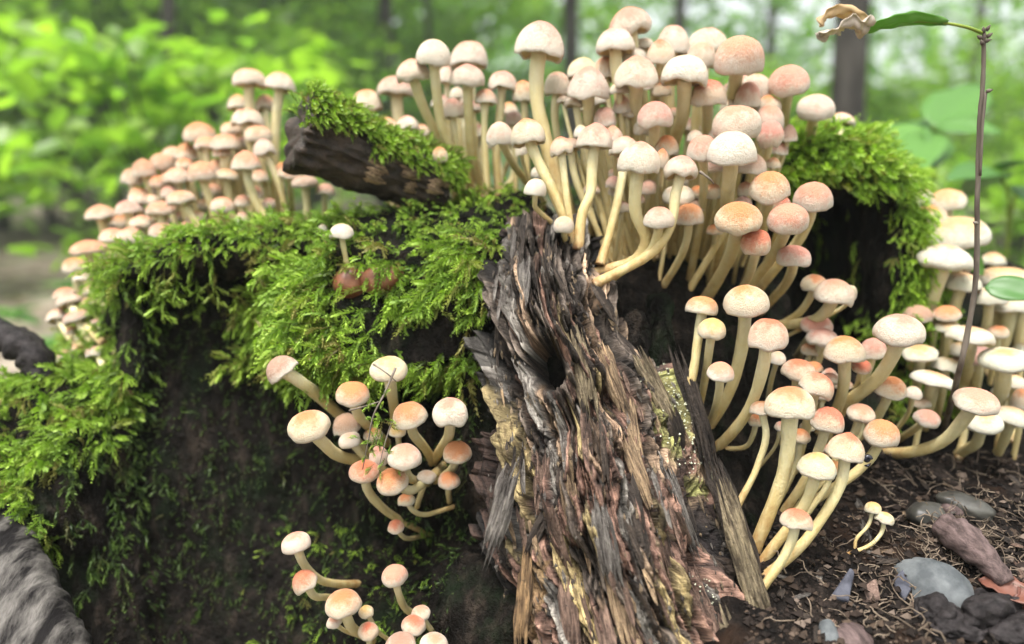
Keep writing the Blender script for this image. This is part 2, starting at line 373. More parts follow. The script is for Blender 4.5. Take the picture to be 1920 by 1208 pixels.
# ------------------------------------------------------------------ the stump
def hull_into(bm, pts, back=None, down=None):
    P = [at(*p) if not isinstance(p, Vector) else p for p in pts]
    Q = list(P)
    if back: Q += [p + Vector((0, back, 0)) for p in P]
    if down: Q += [Vector((p.x, p.y, -0.03)) for p in Q]
    vs = [bm.verts.new(p) for p in Q]
    r = bmesh.ops.convex_hull(bm, input=vs)
    bad = [e for e in r['geom_interior'] if isinstance(e, bmesh.types.BMVert)]
    bmesh.ops.delete(bm, geom=[v for v in bad if v.is_valid], context='VERTS')
def blob_into(bm, c, r):
    mt = Matrix.Translation(c) @ Matrix.Diagonal((*r, 1))
    bmesh.ops.create_icosphere(bm, subdivisions=3, radius=1, matrix=mt)
bm = bmesh.new()
# left wall and its overhanging rim
hull_into(bm, [(215, 520, .64), (330, 480, .65), (600, 455, .65), (760, 470, .62), (700, 900, .565), (215, 860, .59), (130, 1400, .50), (820, 1400, .475)], back=.22)
for a, b_ in (((212, 512, .592), (330, 478, .588)), ((330, 478, .588), (470, 462, .592)), ((470, 462, .592), (620, 450, .60))):
    for k in range(5): blob_into(bm, at(*a).lerp(at(*b_), k / 4) + Vector((0, 0.012, -0.004)), (.024, .026, .013))
for a, b_ in (((212, 520, .60), (238, 700, .585)),):
    for k in range(6): blob_into(bm, at(*a).lerp(at(*b_), k / 5) + Vector((0.004, 0.012, 0)), (.014, .02, .02))
# left bank behind the rim, stepping down to the left
hull_into(bm, [(215, 520, .62), (560, 440, .63), (560, 425, .80), (330, 450, .84), (170, 560, .84), (150, 640, .74), (165, 740, .64)], down=True)
# low mossy shoulder
hull_into(bm, [(-60, 800, .56), (40, 735, .57), (215, 715, .59), (245, 800, .575), (225, 900, .56), (190, 1050, .525), (90, 960, .50), (-60, 1000, .50)], back=.13)
hull_into(bm, [(30, 1010, .545), (20, 1400, .50), (120, 1000, .53), (250, 900, .56), (300, 1400, .47), (170, 1400, .47)], back=.13)
# central cushion that bulges over the front face
hull_into(bm, [(640, 450, .585), (740, 405, .60), (930, 400, .575), (945, 470, .535), (925, 590, .525), (870, 680, .52), (760, 690, .51), (620, 660, .515), (570, 610, .54), (610, 510, .56)], back=.09)
hull_into(bm, [(650, 800, .545), (760, 780, .53), (870, 800, .535), (880, 930, .515), (800, 1010, .50), (690, 960, .515), (640, 880, .54)], back=.09)
hull_into(bm, [(600, 1080, .505), (760, 1080, .49), (860, 1150, .465), (840, 1400, .45), (560, 1400, .47)], back=.09)
# dark flank left of the buttress
hull_into(bm, [(880, 500, .545), (1000, 430, .54), (865, 700, .54), (840, 1000, .525), (950, 1000, .48), (980, 600, .515), (780, 1400, .48), (1000, 1400, .435)], back=.16)
# core under the splintered buttress
hull_into(bm, [(955, 440, .535), (1090, 440, .535), (935, 620, .505), (1140, 620, .515), (970, 820, .49), (1270, 820, .505), (970, 1000, .475), (1340, 1000, .485), (1000, 1400, .43), (1460, 1400, .44)], back=.15)
# floor of the hollow from which the main cluster grows
hull_into(bm, [(1080, 500, .555), (1140, 560, .55), (1300, 600, .555), (1460, 640, .57), (1080, 410, .64), (1300, 420, .72), (1500, 420, .74), (1120, 700, .52), (1330, 760, .52)], down=True)
# right-hand slope
hull_into(bm, [(1290, 680, .535), (1480, 700, .57), (1690, 700, .62), (1340, 860, .495), (1420, 1030, .455), (1440, 1130, .43), (1640, 850, .57), (1560, 930, .53)], back=.12, down=True)
# right mossy pillar: cap, side, back
hull_into(bm, [(1450, 330, .63), (1500, 275, .63), (1580, 262, .625), (1660, 280, .625), (1705, 340, .62), (1690, 370, .615), (1560, 365, .62), (1470, 360, .635)], back=.13)
hull_into(bm, [(1675, 345, .62), (1715, 345, .625), (1728, 470, .615), (1720, 600, .60), (1660, 640, .60), (1668, 480, .61)], back=.12)
hull_into(bm, [(1050, 380, .76), (1450, 330, .74), (1700, 330, .73), (1700, 720, .69), (1100, 700, .70)], back=.10, down=True)
hull_into(bm, [(1690, 600, .62), (1760, 640, .63), (1960, 650, .68), (1960, 800, .64), (1700, 760, .60)], back=.12, down=True)
hull_into(bm, [(1700, 470, .70), (1960, 520, .76), (1960, 700, .70), (1720, 700, .66)], back=.12, down=True)
# middle and back of the top
hull_into(bm, [(640, 440, .62), (760, 395, .66), (900, 372, .66), (1010, 372, .65), (1060, 425, .575), (950, 425, .56), (740, 440, .60)], down=True)
hull_into(bm, [Vector((-.2, .66, .345)), Vector((.22, .70, .36)), Vector((.24, .95, .34)), Vector((-.2, .95, .33)), Vector((0, 1.02, .33)), Vector((-.26, .8, .31))], down=True)
# clods at the foot
hull_into(bm, [(800, 1060, .475), (880, 1040, .46), (965, 1120, .425), (830, 1180, .44), (800, 1350, .42), (980, 1350, .39)], back=.06)
me0 = bpy.data.meshes.new('tmp'); bm.to_mesh(me0); bm.free()
tmp = bpy.data.objects.new('tmp', me0); COL.objects.link(tmp)
md = tmp.modifiers.new('r', 'REMESH'); md.mode = 'VOXEL'; md.voxel_size = 0.0038
sm = tmp.modifiers.new('s', 'SMOOTH'); sm.iterations = 7; sm.factor = 0.5
ev = tmp.evaluated_get(bpy.context.evaluated_depsgraph_get()); me1 = bpy.data.meshes.new_from_object(ev)
nv = len(me1.vertices); BV = np.empty(nv * 3, np.float32); me1.vertices.foreach_get('co', BV); BV = BV.reshape(-1, 3).astype(float)
BN = np.empty(nv * 3, np.float32); me1.vertices.foreach_get('normal', BN); BN = BN.reshape(-1, 3).astype(float)
bpy.data.objects.remove(tmp)
d = (fbm(BV[:, 0] * 16, BV[:, 1] * 16, BV[:, 2] * 9, 5, 4) - 0.5) * 0.042 + (fbm(BV[:, 0] * 120, BV[:, 1] * 120, BV[:, 2] * 26, 9, 3) - 0.5) * 0.014
BV += BN * d[:, None]
me1.vertices.foreach_set('co', BV.astype(np.float32).ravel()); me1.update()
me1.polygons.foreach_set('use_smooth', np.ones(len(me1.polygons), bool))
me1.vertices.foreach_get('normal', (tmpn := np.empty(nv * 3, np.float32))); BN = tmpn.reshape(-1, 3).astype(float)
me1.name = 'rotten_body'
stump = empty('tree_stump', (0.0, 0.6, 0.0))
tag(stump, 'rotten tree stump with a splintered brown root ridge and dark mossy sides', 'tree stump')
def part(name, me, mat, parent, **kw):
    o = obj(name, me, mat, parent); o.matrix_parent_inverse = Matrix.Translation(-parent.location); tag(o, **kw); return o
body = part('rotten_body', me1, M['wood'], stump, label='dark wet hollow body of the stump')

# splintered ridge: a fine grid whose fibre bundles are stepped, split and frayed
ROWS = [(405, 948, 1096, .528), (430, 938, 1106, .520), (520, 922, 1118, .500), (600, 914, 1165, .482), (700, 908, 1262, .462), (800, 925, 1312, .446),
        (900, 915, 1345, .430), (1000, 908, 1388, .412), (1100, 925, 1425, .396), (1208, 962, 1455, .382), (1330, 965, 1500, .366)]
nu, nvv = 400, 600
yy = np.linspace(405, 1330, nvv); rows = np.array(ROWS)
xl = np.interp(yy, rows[:, 0], rows[:, 1]); xr = np.interp(yy, rows[:, 0], rows[:, 2]); Yc = np.interp(yy, rows[:, 0], rows[:, 3])
U, Vv = np.meshgrid(np.linspace(-1.12, 1.12, nu), yy)
XL, XR, YC = xl[:, None], xr[:, None], Yc[:, None]
half = (XR - XL) / 2
edge = (fbm(Vv / 16, U * 0 + 3, None, 21, 3) - 0.5) * 14 * np.abs(U) ** 3
PX = (XL + XR) / 2 + np.sin(np.clip(U, -1.12, 1.12) * 1.35) / math.sin(1.35) * half + edge
bulge = (1 - np.cos(U * 1.45)) * 0.043 * (0.55 + 0.6 * (Vv - 405) / 900)
DY = YC + bulge + np.where(Vv < 430, (430 - Vv) * 0.0009, 0)
uu = (PX - (XL + XR) / 2) * 0.00034; vv = (Vv - 405) * 0.00034       # metres across and along the fibre
uu = uu - 0.10 * vv * np.clip((PX - 1100) / 300, -0.4, 1)
# fibre bundles: cells stretched along the grain
ns = 520
su = RNG.uniform(-0.11, 0.11, ns); sv = RNG.uniform(-0.02, 0.34, ns)
def nearest(Uq, Vq, k):
    A = np.stack([Uq.ravel() / 0.0055, Vq.ravel() / 0.058], 1); S = np.stack([su / 0.0055, sv / 0.058], 1)
    d1 = np.full(len(A), 9e9); d2 = np.full(len(A), 9e9); idx = np.zeros(len(A), int)
    for i in range(ns):
        dd = ((A - S[i]) ** 2).sum(1); m = dd < d1
        d2 = np.where(m, d1, np.minimum(d2, dd)); d1 = np.where(m, dd, d1); idx[m] = i
    return idx, np.sqrt(d1), np.sqrt(d2)
jit = (fbm(uu * 160, vv * 40, None, 31, 3) - 0.5)
idx, d1, d2 = nearest(uu + jit * 0.008, vv + (fbm(uu * 420, vv * 60, None, 33, 2) - 0.5) * 0.03, ns)
cell_h = RNG.uniform(-0.0085, 0.0075, ns); cell_tilt = RNG.uniform(-0.22, 0.42, ns)
h = cell_h[idx] + cell_tilt[idx] * (vv.ravel() - sv[idx]) * -0.35
groove = np.clip((d2 - d1) / 0.22, 0, 1)
h = h - (1 - groove) * 0.006
h = h + (fbm(uu.ravel() * 320, vv.ravel() * 13, None, 41, 4) - 0.5) * 0.017 + (fbm(uu.ravel() * 800, vv.ravel() * 70, None, 43, 3) - 0.5) * 0.010 + (fbm(uu.ravel() * 260, vv.ravel() * 150, None, 47, 3) - 0.5) * 0.004
h = h + (fbm(uu.ravel() * 30, vv.ravel() * 24, None, 45, 3) - 0.5) * 0.022
hx, hy = PX.ravel(), Vv.ravel()
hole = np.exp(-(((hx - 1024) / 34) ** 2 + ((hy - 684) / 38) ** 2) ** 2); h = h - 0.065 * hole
for (cx, cy, rx, ry, dp) in ((1150, 745, 24, 34, .02), (980, 960, 20, 60, .018), (1090, 1060, 30, 40, .022), (1255, 1010, 16, 60, .018), (1335, 1000, 26, 90, .016), (1060, 800, 22, 40, .016)):
    h = h - dp * np.exp(-(((hx - cx) / rx) ** 2 + ((hy - cy) / ry) ** 2))
u2 = (hx - 960) / F; v2 = -(hy - 604) / F
DD = np.stack([u2, CP + v2 * SP, -SP + v2 * CP], 1)
RV = np.array(CAM) + DD * (DY.ravel() / DD[:, 1])[:, None]
nrm = np.stack([np.sin(U.ravel() * 1.2), -np.cos(U.ravel() * 1.2) * 0.9, np.full(U.size, 0.42)], 1); nrm /= np.linalg.norm(nrm, axis=1)[:, None]
RV = RV + nrm * h[:, None]
pal = np.array([(0.195, 0.118, 0.09), (0.29, 0.205, 0.14), (0.13, 0.105, 0.086), (0.045, 0.034, 0.027), (0.33, 0.26, 0.13), (0.20, 0.185, 0.165), (0.24, 0.145, 0.11)])
low = np.clip((sv - 0.06) / 0.06, 0, 1)
cell_c = np.zeros((ns, 3))
for i in range(ns):
    p = np.array([.17, .13, .26, .24, .04, .12, .04]) * (1 - low[i]) + np.array([.26, .18, .13, .10, .08, .11, .14]) * low[i]
    cell_c[i] = pal[RNG.choice(7, p=p / p.sum())] * RNG.uniform(0.7, 1.35)
col = cell_c[idx]
col = col * (1 - .93 * hole)[:, None] * np.where(U.ravel() < -.8, 0.3, 1.0)[:, None] * np.where(hx < 960, .6, 1.0)[:, None] * 1.45  # shade of the hole painted into the colour; left side darker too
col = col * (0.12 + 0.88 * groove)[:, None]  # shade in the gaps between bundles painted into the colour
lich = in_poly(np.stack([hx, hy], 1), [(1190, 660), (1270, 700), (1330, 830), (1350, 930), (1290, 900), (1230, 790)]) * np.clip((fbm(uu.ravel() * 90, vv.ravel() * 50, None, 51, 3) - 0.42) * 5, 0, 1)
col = col * (1 - lich[:, None]) + np.array([0.34, 0.34, 0.13]) * lich[:, None]
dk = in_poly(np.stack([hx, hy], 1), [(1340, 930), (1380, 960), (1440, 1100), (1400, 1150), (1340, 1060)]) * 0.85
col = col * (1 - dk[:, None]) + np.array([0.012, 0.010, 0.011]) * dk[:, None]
org = in_poly(np.stack([hx, hy], 1), [(985, 1060), (1015, 1050), (1010, 1200), (965, 1200), (962, 1160)]) * 0.8
col = col * (1 - org[:, None]) + np.array([0.26, 0.17, 0.08]) * org[:, None]
ridgeF = grid_faces(nu, nvv)
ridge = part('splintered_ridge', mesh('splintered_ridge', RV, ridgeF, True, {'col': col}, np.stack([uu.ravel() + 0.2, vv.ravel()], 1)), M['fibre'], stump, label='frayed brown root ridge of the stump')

# surfaces that mushrooms, moss and crumbs are set on
me1.calc_loop_triangles()
tri = np.empty(len(me1.loop_triangles) * 3, np.int32); me1.loop_triangles.foreach_get('vertices', tri); BT = tri.reshape(-1, 3)
def quads_to_tris(q): return np.concatenate([q[:, [0, 1, 2]], q[:, [0, 2, 3]]])
RT = quads_to_tris(ridgeF); ST = quads_to_tris(soilF)
bvh_body = BVHTree.FromPolygons([tuple(v) for v in BV], [tuple(map(int, t)) for t in BT])
bvh_soil = BVHTree.FromPolygons([tuple(v) for v in soilV], [tuple(map(int, t)) for t in ST])
bvh_ridge = BVHTree.FromPolygons([tuple(v) for v in RV], [tuple(map(int, t)) for t in RT])
ALLB = (bvh_body, bvh_soil, bvh_ridge)
def hit(px, py, which=ALLB):
    d = ray(px, py); best = None
    for b in which:
        r = b.ray_cast(CAM, d)
        if r[0] is not None and (best is None or r[3] < best[3]): best = r
    return best
def nearest_surf(p, which=ALLB):
    best = None
    for b in which:
        r = b.find_nearest(p)
        if r[0] is not None and (best is None or r[3] < best[3]): best = r
    return best

# splinters: frayed sheaves of fibre standing on the ridge
SCOL = {'dark': (.050, .038, .030), 'pink': (.19, .125, .095), 'tan': (.31, .22, .135), 'grey': (.17, .155, .14), 'yellow': (.27, .22, .14), 'orange': (.25, .16, .08)}
def splinter_mesh(name, L, W, T, nx, ny, seed, colour):
    """a split plate of fibres along +Y: strands break off at their own lengths, so both ends are ragged"""
    rs = random.Random(seed); sx = np.linspace(-1, 1, nx); ty = np.linspace(0, 1, ny)
    lo = np.array([rs.uniform(0, .26) for _ in sx]); hi = np.array([1 - rs.uniform(0, .34) for _ in sx])
    S, T_ = np.meshgrid(sx, ty); Yv = (lo[None] + (hi - lo)[None] * T_ - .5) * L
    end = np.clip(np.minimum(T_, 1 - T_) * 5, 0, 1)
    X = S * W / 2 * (.72 + .28 * end) + W * .22 * (fbm(Yv * 60 + seed, Yv * 0 + seed, None, seed, 2) - .5)
    edge = np.clip((1 - np.abs(S)) * 2.2, 0, 1)
    Z = T * (edge ** .6 * (.5 + .5 * end) * (.55 + .9 * fbm(X * 700 + seed * 3.1, Yv * 45, None, seed, 3)) - .45) + T * .5 * (fbm(Yv * 50, X * 90 + seed, None, seed + 5, 2) - .5)
    V = np.stack([X.ravel(), Yv.ravel(), Z.ravel()], 1)
    c = np.array(colour) * (.62 + .75 * fbm(X.ravel() * 500 + seed, Yv.ravel() * 30, None, seed + 8, 3))[:, None]
    return mesh(name, V, grid_faces(nx, ny), nx > 8, {'col': c}, np.stack([X.ravel() + .37 * seed, Yv.ravel()], 1))
SPL = {}
for k in PAL:
    for j in range(6):
        L, W, T, nc, nr_ = ((.020, .0035, .0014, 4, 5), (.034, .0032, .0016, 4, 6), (.040, .0065, .0022, 5, 6), (.056, .0085, .0030, 6, 6), (.030, .0110, .0026, 7, 5), (.050, .0048, .0022, 4, 7))[j]
        me = splinter_mesh('splinter', L, W, T, nc, nr_, j * 13 + list(PAL).index(k) * 5, SCOL[k]); me.materials.append(M['fibre']); SPL[k, j] = me
def grain(px, py):
    """direction of the wood fibre at a photo pixel, in world space"""
    f = np.interp(py, rows[:, 0], rows[:, 1]), np.interp(py, rows[:, 0], rows[:, 2])
    t = (px - f[0]) / (f[1] - f[0])
    f2 = np.interp(py + 30, rows[:, 0], rows[:, 1]), np.interp(py + 30, rows[:, 0], rows[:, 2])
    return f2[0] + t * (f2[1] - f2[0]), py + 30
rs = random.Random(5); placed = 0
while placed < 85:
    py = rs.uniform(440, 1230); fl, fr = np.interp(py, rows[:, 0], rows[:, 1]), np.interp(py, rows[:, 0], rows[:, 2]); px = rs.uniform(fl + 6, fr - 6)
    h1 = hit(px, py, (bvh_ridge,)); g = grain(px, py); h2 = hit(*g, (bvh_ridge,))
    if h1 is None or h2 is None: continue
    if abs(px - 1030) < 66 and abs(py - 680) < 100: continue
    y_ax = (h2[0] - h1[0]).normalized(); nn = (Vector((0.1 * (px - 1150) / 200, -0.8, 0.35)) + h1[1] * 0.5).normalized()
    nn = (nn - y_ax * nn.dot(y_ax)).normalized(); x_ax = y_ax.cross(nn)
    up_ = py < 640
    k = rs.choices(list(PAL), (5, 1.5, .8, 4, 0.2, 0) if up_ else ((2, 3, 3.2, 2, 1.6, 0) if px > 1130 else (3, 4, 2.4, 2, .4, 0)))[0]
    if 985 > px and py > 1050: k = rs.choice(('orange', 'tan', 'yellow'))
    if px > 1330 and 900 < py < 1120: k = 'dark'
    j = rs.randrange(6); sc_ = rs.uniform(0.7, 1.25)
    mt = Matrix((x_ax, y_ax, nn)).transposed().to_4x4()
    o = part('splinter', SPL[k, j], None, stump)
    o.matrix_basis = Matrix.Translation(h1[0] + nn * (-0.0004)) @ mt @ Matrix.Rotation(rs.uniform(-0.08, 0.08), 4, 'X') @ Matrix.Rotation(rs.gauss(0, 0.07), 4, 'Z') @ Matrix.Rotation(rs.gauss(0, .3), 4, 'Y') @ Matrix.Diagonal((sc_, sc_, sc_, 1))
    placed += 1
# larger broken pieces
def prong(name, pts, mat, back, label=None, rough=0.0065):
    b2 = bmesh.new(); hull_into(b2, pts, back=back)
    bmesh.ops.subdivide_edges(b2, edges=b2.edges[:], cuts=7, use_grid_fill=True)
    bmesh.ops.triangulate(b2, faces=b2.faces[:])
    for v in b2.verts:
        p = v.co; v.co = p + Vector((noise.noise(Vector((p.x * 190, p.y * 190, p.z * 40))), noise.noise(Vector((p.x * 190 + 9, p.y * 190, p.z * 40))), 0.5 * noise.noise(Vector((p.x * 90, p.y * 90 + 4, p.z * 90))))) * rough
    me = bpy.data.meshes.new(name); b2.to_mesh(me); b2.free(); me.polygons.foreach_set('use_smooth', np.ones(len(me.polygons), bool))
    return part(name, me, mat, stump, label=label)
prong('broken_prong', [(1172, 640, .50), (1178, 590, .505), (1195, 580, .505), (1212, 592, .505), (1216, 650, .50), (1208, 680, .49), (1180, 680, .49)], M['wood'], .012, 'blackish upright prong on the ridge')
prong('broken_prong', [(1212, 600, .515), (1228, 560, .52), (1246, 553, .52), (1260, 580, .52), (1268, 650, .51), (1262, 690, .50), (1218, 690, .50)], M['wood'], .014, 'blackish pointed prong on the ridge')
def slat(name, a, b_, W, T, k, seed, label=None, face=(0, -1, .25)):
    A, B = at(*a), at(*b_)
    if seed not in (3, 5, 7, 9):
        for P, q in ((A, a), (B, b_)):                              # lay both ends on the ridge
            h1 = hit(q[0], q[1], (bvh_ridge,))
            if h1 is not None and abs(h1[0].y - P.y) < .06: P.xyz = h1[0] + Vector((0, -.001, .0005))
    y_ax = (B - A).normalized(); n_ = Vector(face); n_ = (n_ - y_ax * n_.dot(y_ax)).normalized()
    me = splinter_mesh(name, (B - A).length, W * (.72 if seed > 9 else 1), T * .8, 17, 34, seed, SCOL[k]); o = part(name, me, M['fibre'], stump, label=label)
    o.matrix_basis = Matrix.Translation((A + B) / 2) @ Matrix((y_ax.cross(n_), y_ax, n_)).transposed().to_4x4(); return o
slat('loose_slat', (962, 862, .425), (905, 1075, .405), .013, .006, 'grey', 3, 'weathered grey slat hanging off the ridge', (-.3, -1, .2))
slat('loose_slat', (1268, 640, .492), (1345, 910, .452), .013, .007, 'dark', 5)
slat('loose_slat', (1348, 890, .432), (1462, 1260, .388), .014, .007, 'yellow', 7, 'pale greenish strip of wood along the ridge')
slat('loose_slat', (1330, 850, .452), (1425, 1120, .418), .016, .007, 'dark', 9)
slat('loose_slat', (1120, 630, .468), (1180, 800, .446), .015, .006, 'tan', 11, 'tan frayed plate of wood on the ridge')
slat('loose_slat', (1072, 600, .470), (1115, 810, .444), .018, .006, 'yellow', 13, 'yellowish frayed plate of wood on the ridge')
slat('loose_slat', (1190, 650, .472), (1270, 820, .452), .016, .006, 'yellow', 15)
slat('loose_slat', (1205, 880, .425), (1265, 1110, .398), .014, .006, 'pink', 17)
slat('loose_slat', (1060, 880, .425), (1085, 1040, .405), .016, .006, 'tan', 19)
slat('loose_slat', (1240, 860, .430), (1310, 1060, .405), .014, .006, 'grey', 21)
slat('loose_slat', (990, 1010, .408), (972, 1250, .380), .014, .006, 'orange', 23, 'orange stained strip of wood low on the ridge')
slat('loose_slat', (1040, 930, .418), (985, 1050, .402), .012, .005, 'dark', 25)
slat('loose_slat', (1290, 1050, .402), (1360, 1260, .378), .016, .006, 'pink', 27)
slat('loose_slat', (1120, 930, .42), (1160, 1120, .39), .018, .007, 'grey', 29)
slat('loose_slat', (1140, 1040, .40), (1190, 1250, .38), .016, .006, 'tan', 31)
slat('loose_slat', (1020, 820, .44), (1015, 980, .415), .016, .006, 'pink', 33)
slat('loose_slat', (1165, 800, .445), (1225, 960, .42), .014, .006, 'tan', 35)
slat('loose_slat', (1060, 1060, .40), (1075, 1260, .375), .018, .007, 'pink', 37)
# crumbs of rotted wood caught on the ridge
for kk, cnt in (('tan', 300), ('pink', 220), ('dark', 420), ('grey', 220)):
    J = Join(); rs = random.Random(len(kk) * 31 + cnt)
    for k in range(cnt):
        py = rs.uniform(440, 1240); fl, fr = np.interp(py, rows[:, 0], rows[:, 1]), np.interp(py, rows[:, 0], rows[:, 2]); px = rs.uniform(fl, fr)
        h1 = hit(px, py, (bvh_ridge,))
        if h1 is None or (abs(px - 1024) < 40 and abs(py - 684) < 44): continue
        g = grain(px, py); h2 = hit(*g, (bvh_ridge,)); dv = (h2[0] - h1[0]).normalized() if h2 else Vector((0, -.4, -.9)); sv_ = dv.cross(h1[1]).normalized()
        r = rs.uniform(.0006, .0017); l = r * rs.uniform(1.2, 4.5); c = h1[0] + h1[1] * r * .3
        V = [c + (sv_ * x * r + dv * y * l + h1[1] * z * r) * rs.uniform(.7, 1.3) for x, y, z in ((1, 0, 0), (-1, .1, 0), (0, 1, .2), (.1, -1, .1), (0, 0, 1), (0, 0, -1))]
        J.add(V, [(0, 2, 4), (2, 1, 4), (1, 3, 4), (3, 0, 4), (2, 0, 5), (1, 2, 5), (3, 1, 5), (0, 3, 5)])
    part('wood_crumbs', J.mesh('wood_crumbs', False), M['chip_' + kk], stump, kind='stuff')
# pale granules of lichen on the ridge
J = Join(); rs = random.Random(9)
for k in range(300):
    a = rs.random()
    px = 1240 + a * 95 + rs.gauss(0, 16); py = 700 + a * 190 + rs.gauss(0, 24)
    if k > 250: px = 1300 + (k - 250) * 2 + rs.gauss(0, 12); py = 1090 + (k - 250) * 1.5 + rs.gauss(0, 12)
    h1 = hit(px, py, (bvh_ridge,))
    if h1 is None: continue
    r = rs.uniform(0.0003, 0.0009); c = h1[0] + Vector((0, -r * .5, r * .4))
    V = [c + Vector(v) * r * rs.uniform(.7, 1.3) for v in ((1, 0, 0), (-1, 0, 0), (0, 1, 0), (0, -1, 0), (0, 0, 1), (0, 0, -1))]
    J.add(V, [(0, 2, 4), (2, 1, 4), (1, 3, 4), (3, 0, 4), (2, 0, 5), (1, 2, 5), (3, 1, 5), (0, 3, 5)])
part('lichen', J.mesh('lichen'), M['lichen'], stump, kind='stuff', label='pale green lichen crumbs on the ridge')

# ------------------------------------------------------------------ moss
def shoot_template(kind, seed):
    """a feathery moss shoot along +Z with a droop towards +X: small leaves around a thread stem"""
    rs = random.Random(seed); V = []; Fq = []; T = []
    def strand(p0, d0, L, nl, lw, droop, t0, t1):
        p = Vector(p0); d = Vector(d0).normalized(); st = L / nl
        for i in range(nl + 1):
            t = i / nl; d = (d + Vector((droop * 0.10, 0, -droop * 0.03)) + Vector((rs.uniform(-.06, .06), rs.uniform(-.06, .06), 0))).normalized()
            p = p + d * st
            a = d.cross(Vector((0.2, 1, 0.1))).normalized(); b = d.cross(a)
            taper = (0.65 + 0.5 * math.sin(math.pi * min(1, t * 1.05))) * (1.0 if t < 0.85 else 0.6)
            for k in range(3):
                th = k * 2.094 + i * 2.4 + rs.uniform(-.4, .4); o = a * math.cos(th) + b * math.sin(th)
                ll = lw * taper * rs.uniform(.8, 1.2); tip = p + d * ll * 0.85 + o * ll * 0.62; sd_ = d.cross(o) * ll * 0.20; mid = p + d * ll * 0.34 + o * ll * 0.34
                n0 = len(V); V.extend([p, mid + sd_, tip, mid - sd_]); Fq.append((n0, n0 + 1, n0 + 2, n0 + 3))
                tt = t0 + (t1 - t0) * t; T.extend([tt * .75, tt, min(1, tt + .2), tt])
    if kind == 'simple': strand((0, 0, 0), (0, 0, 1), 1.0, 13, 0.135, 1.0, 0, .85)
    elif kind == 'short': strand((0, 0, 0), (0, 0, 1), 1.0, 8, 0.22, .8, 0, .85)
    else:
        strand((0, 0, 0), (0, 0, 1), 1.0, 12, 0.115, 1.0, 0, .85)
        for k in range(4):
            z = .22 + .17 * k; sg = 1 if k % 2 else -1
            strand((z * z * .35, 0, z), (.35, sg * .8, .55), .42 - .05 * k, 6, 0.10, .8, .3 + .1 * k, .9)
    return np.array([tuple(v) for v in V]), np.array(Fq), np.array(T)
TEMPL = {k: [shoot_template(k, i * 7 + len(k)) for i in range(3)] for k in ('simple', 'short', 'branched')}
def sample_surface(Vt, Tr, n, keep):
    """n random points on the triangles whose centres pass keep(centres, normals)"""
    a, b, c = Vt[Tr[:, 0]], Vt[Tr[:, 1]], Vt[Tr[:, 2]]
    cr = np.cross(b - a, c - a); ar = np.linalg.norm(cr, axis=1); nn = cr / np.maximum(ar, 1e-12)[:, None]
    m = keep((a + b + c) / 3, nn) * ar
    if m.sum() <= 0: return np.zeros((0, 3)), np.zeros((0, 3))
    i = RNG.choice(len(Tr), n, p=m / m.sum()); r1 = np.sqrt(RNG.random(n)); r2 = RNG.random(n)
    return a[i] * (1 - r1)[:, None] + b[i] * (r1 * (1 - r2))[:, None] + c[i] * (r1 * r2)[:, None], nn[i]
def moss_mesh(name, P, D, L, kinds, droop_dir=(0, -0.3, -1)):
    """joins one shoot per point: P base, D direction, L length"""
    n = len(P); D = D / np.linalg.norm(D, axis=1)[:, None]
    dd = np.array(droop_dir, float); X = dd - D * (D @ dd)[:, None] + RNG.normal(0, .25, (n, 3)); X -= D * (X * D).sum(1)[:, None]; X /= np.linalg.norm(X, axis=1)[:, None]; Yv = np.cross(D, X)
    ks = RNG.integers(0, 100, n); Vs, Fs, Ts, Rs = [], [], [], []; o = 0
    bag = [(k, t) for k in kinds for t in TEMPL[k]]
    for q, (k, (tv, tf, tt)) in enumerate(bag):
        sel = np.where(ks % len(bag) == q)[0]
        if len(sel) == 0: continue
        wv = RNG.uniform(.8, 1.25, len(sel))
        W = P[sel][:, None] + (X[sel][:, None] * tv[None, :, 0:1] + Yv[sel][:, None] * tv[None, :, 1:2] * wv[:, None, None] + D[sel][:, None] * tv[None, :, 2:3]) * L[sel][:, None, None]
        m = len(tv); Vs.append(W.reshape(-1, 3)); Fs.append((tf[None] + (np.arange(len(sel)) * m)[:, None, None] + o).reshape(-1, 4)); o += len(sel) * m
        Ts.append(np.tile(tt, len(sel))); Rs.append(np.repeat(RNG.random(len(sel)), m))
    return mesh(name, np.concatenate(Vs), np.concatenate(Fs), False, {'t': np.concatenate(Ts), 'rnd': np.concatenate(Rs)})
def moss(poly, n, length, kinds, mat, label, dirmix=(.55, .5, 0), spread=.35, facing=True, Vt=None, Tr=None, ymax=.9, ymin=0.0, upmin=-1.0, thr=.36, under=(0, -0.3, -1)):
    """a moss patch: dirmix = weights of surface normal, world direction (towards camera / down / up tuple)"""
    Vt = BV if Vt is None else Vt; Tr = BT if Tr is None else Tr
    def keep(c, nn):
        m = in_poly(project(c), poly) & (c[:, 1] < ymax) & (c[:, 1] > ymin) & (nn[:, 2] > upmin)
        if facing: m &= ((nn * (np.array(CAM) - c)).sum(1) > -0.25 * np.linalg.norm(np.array(CAM) - c, axis=1))
        g = fbm(c[:, 0] * 42, c[:, 1] * 42, c[:, 2] * 42, 77, 3)
        return m * np.clip((g - thr) * 6, 0, 1)
    P, Nn = sample_surface(Vt, Tr, n, keep)
    if len(P) == 0: return
    D = Nn * dirmix[0] + np.array(dirmix[1]) + RNG.normal(0, spread, (len(P), 3))
    L = 1.3 * length[0] + 1.3 * (length[1] - length[0]) * RNG.random(len(P)) ** 1.6
    o = obj('moss', moss_mesh('moss', P - Nn * 0.001, D, L, kinds, under), M[mat]); tag(o, label, 'moss', kind='stuff'); return o
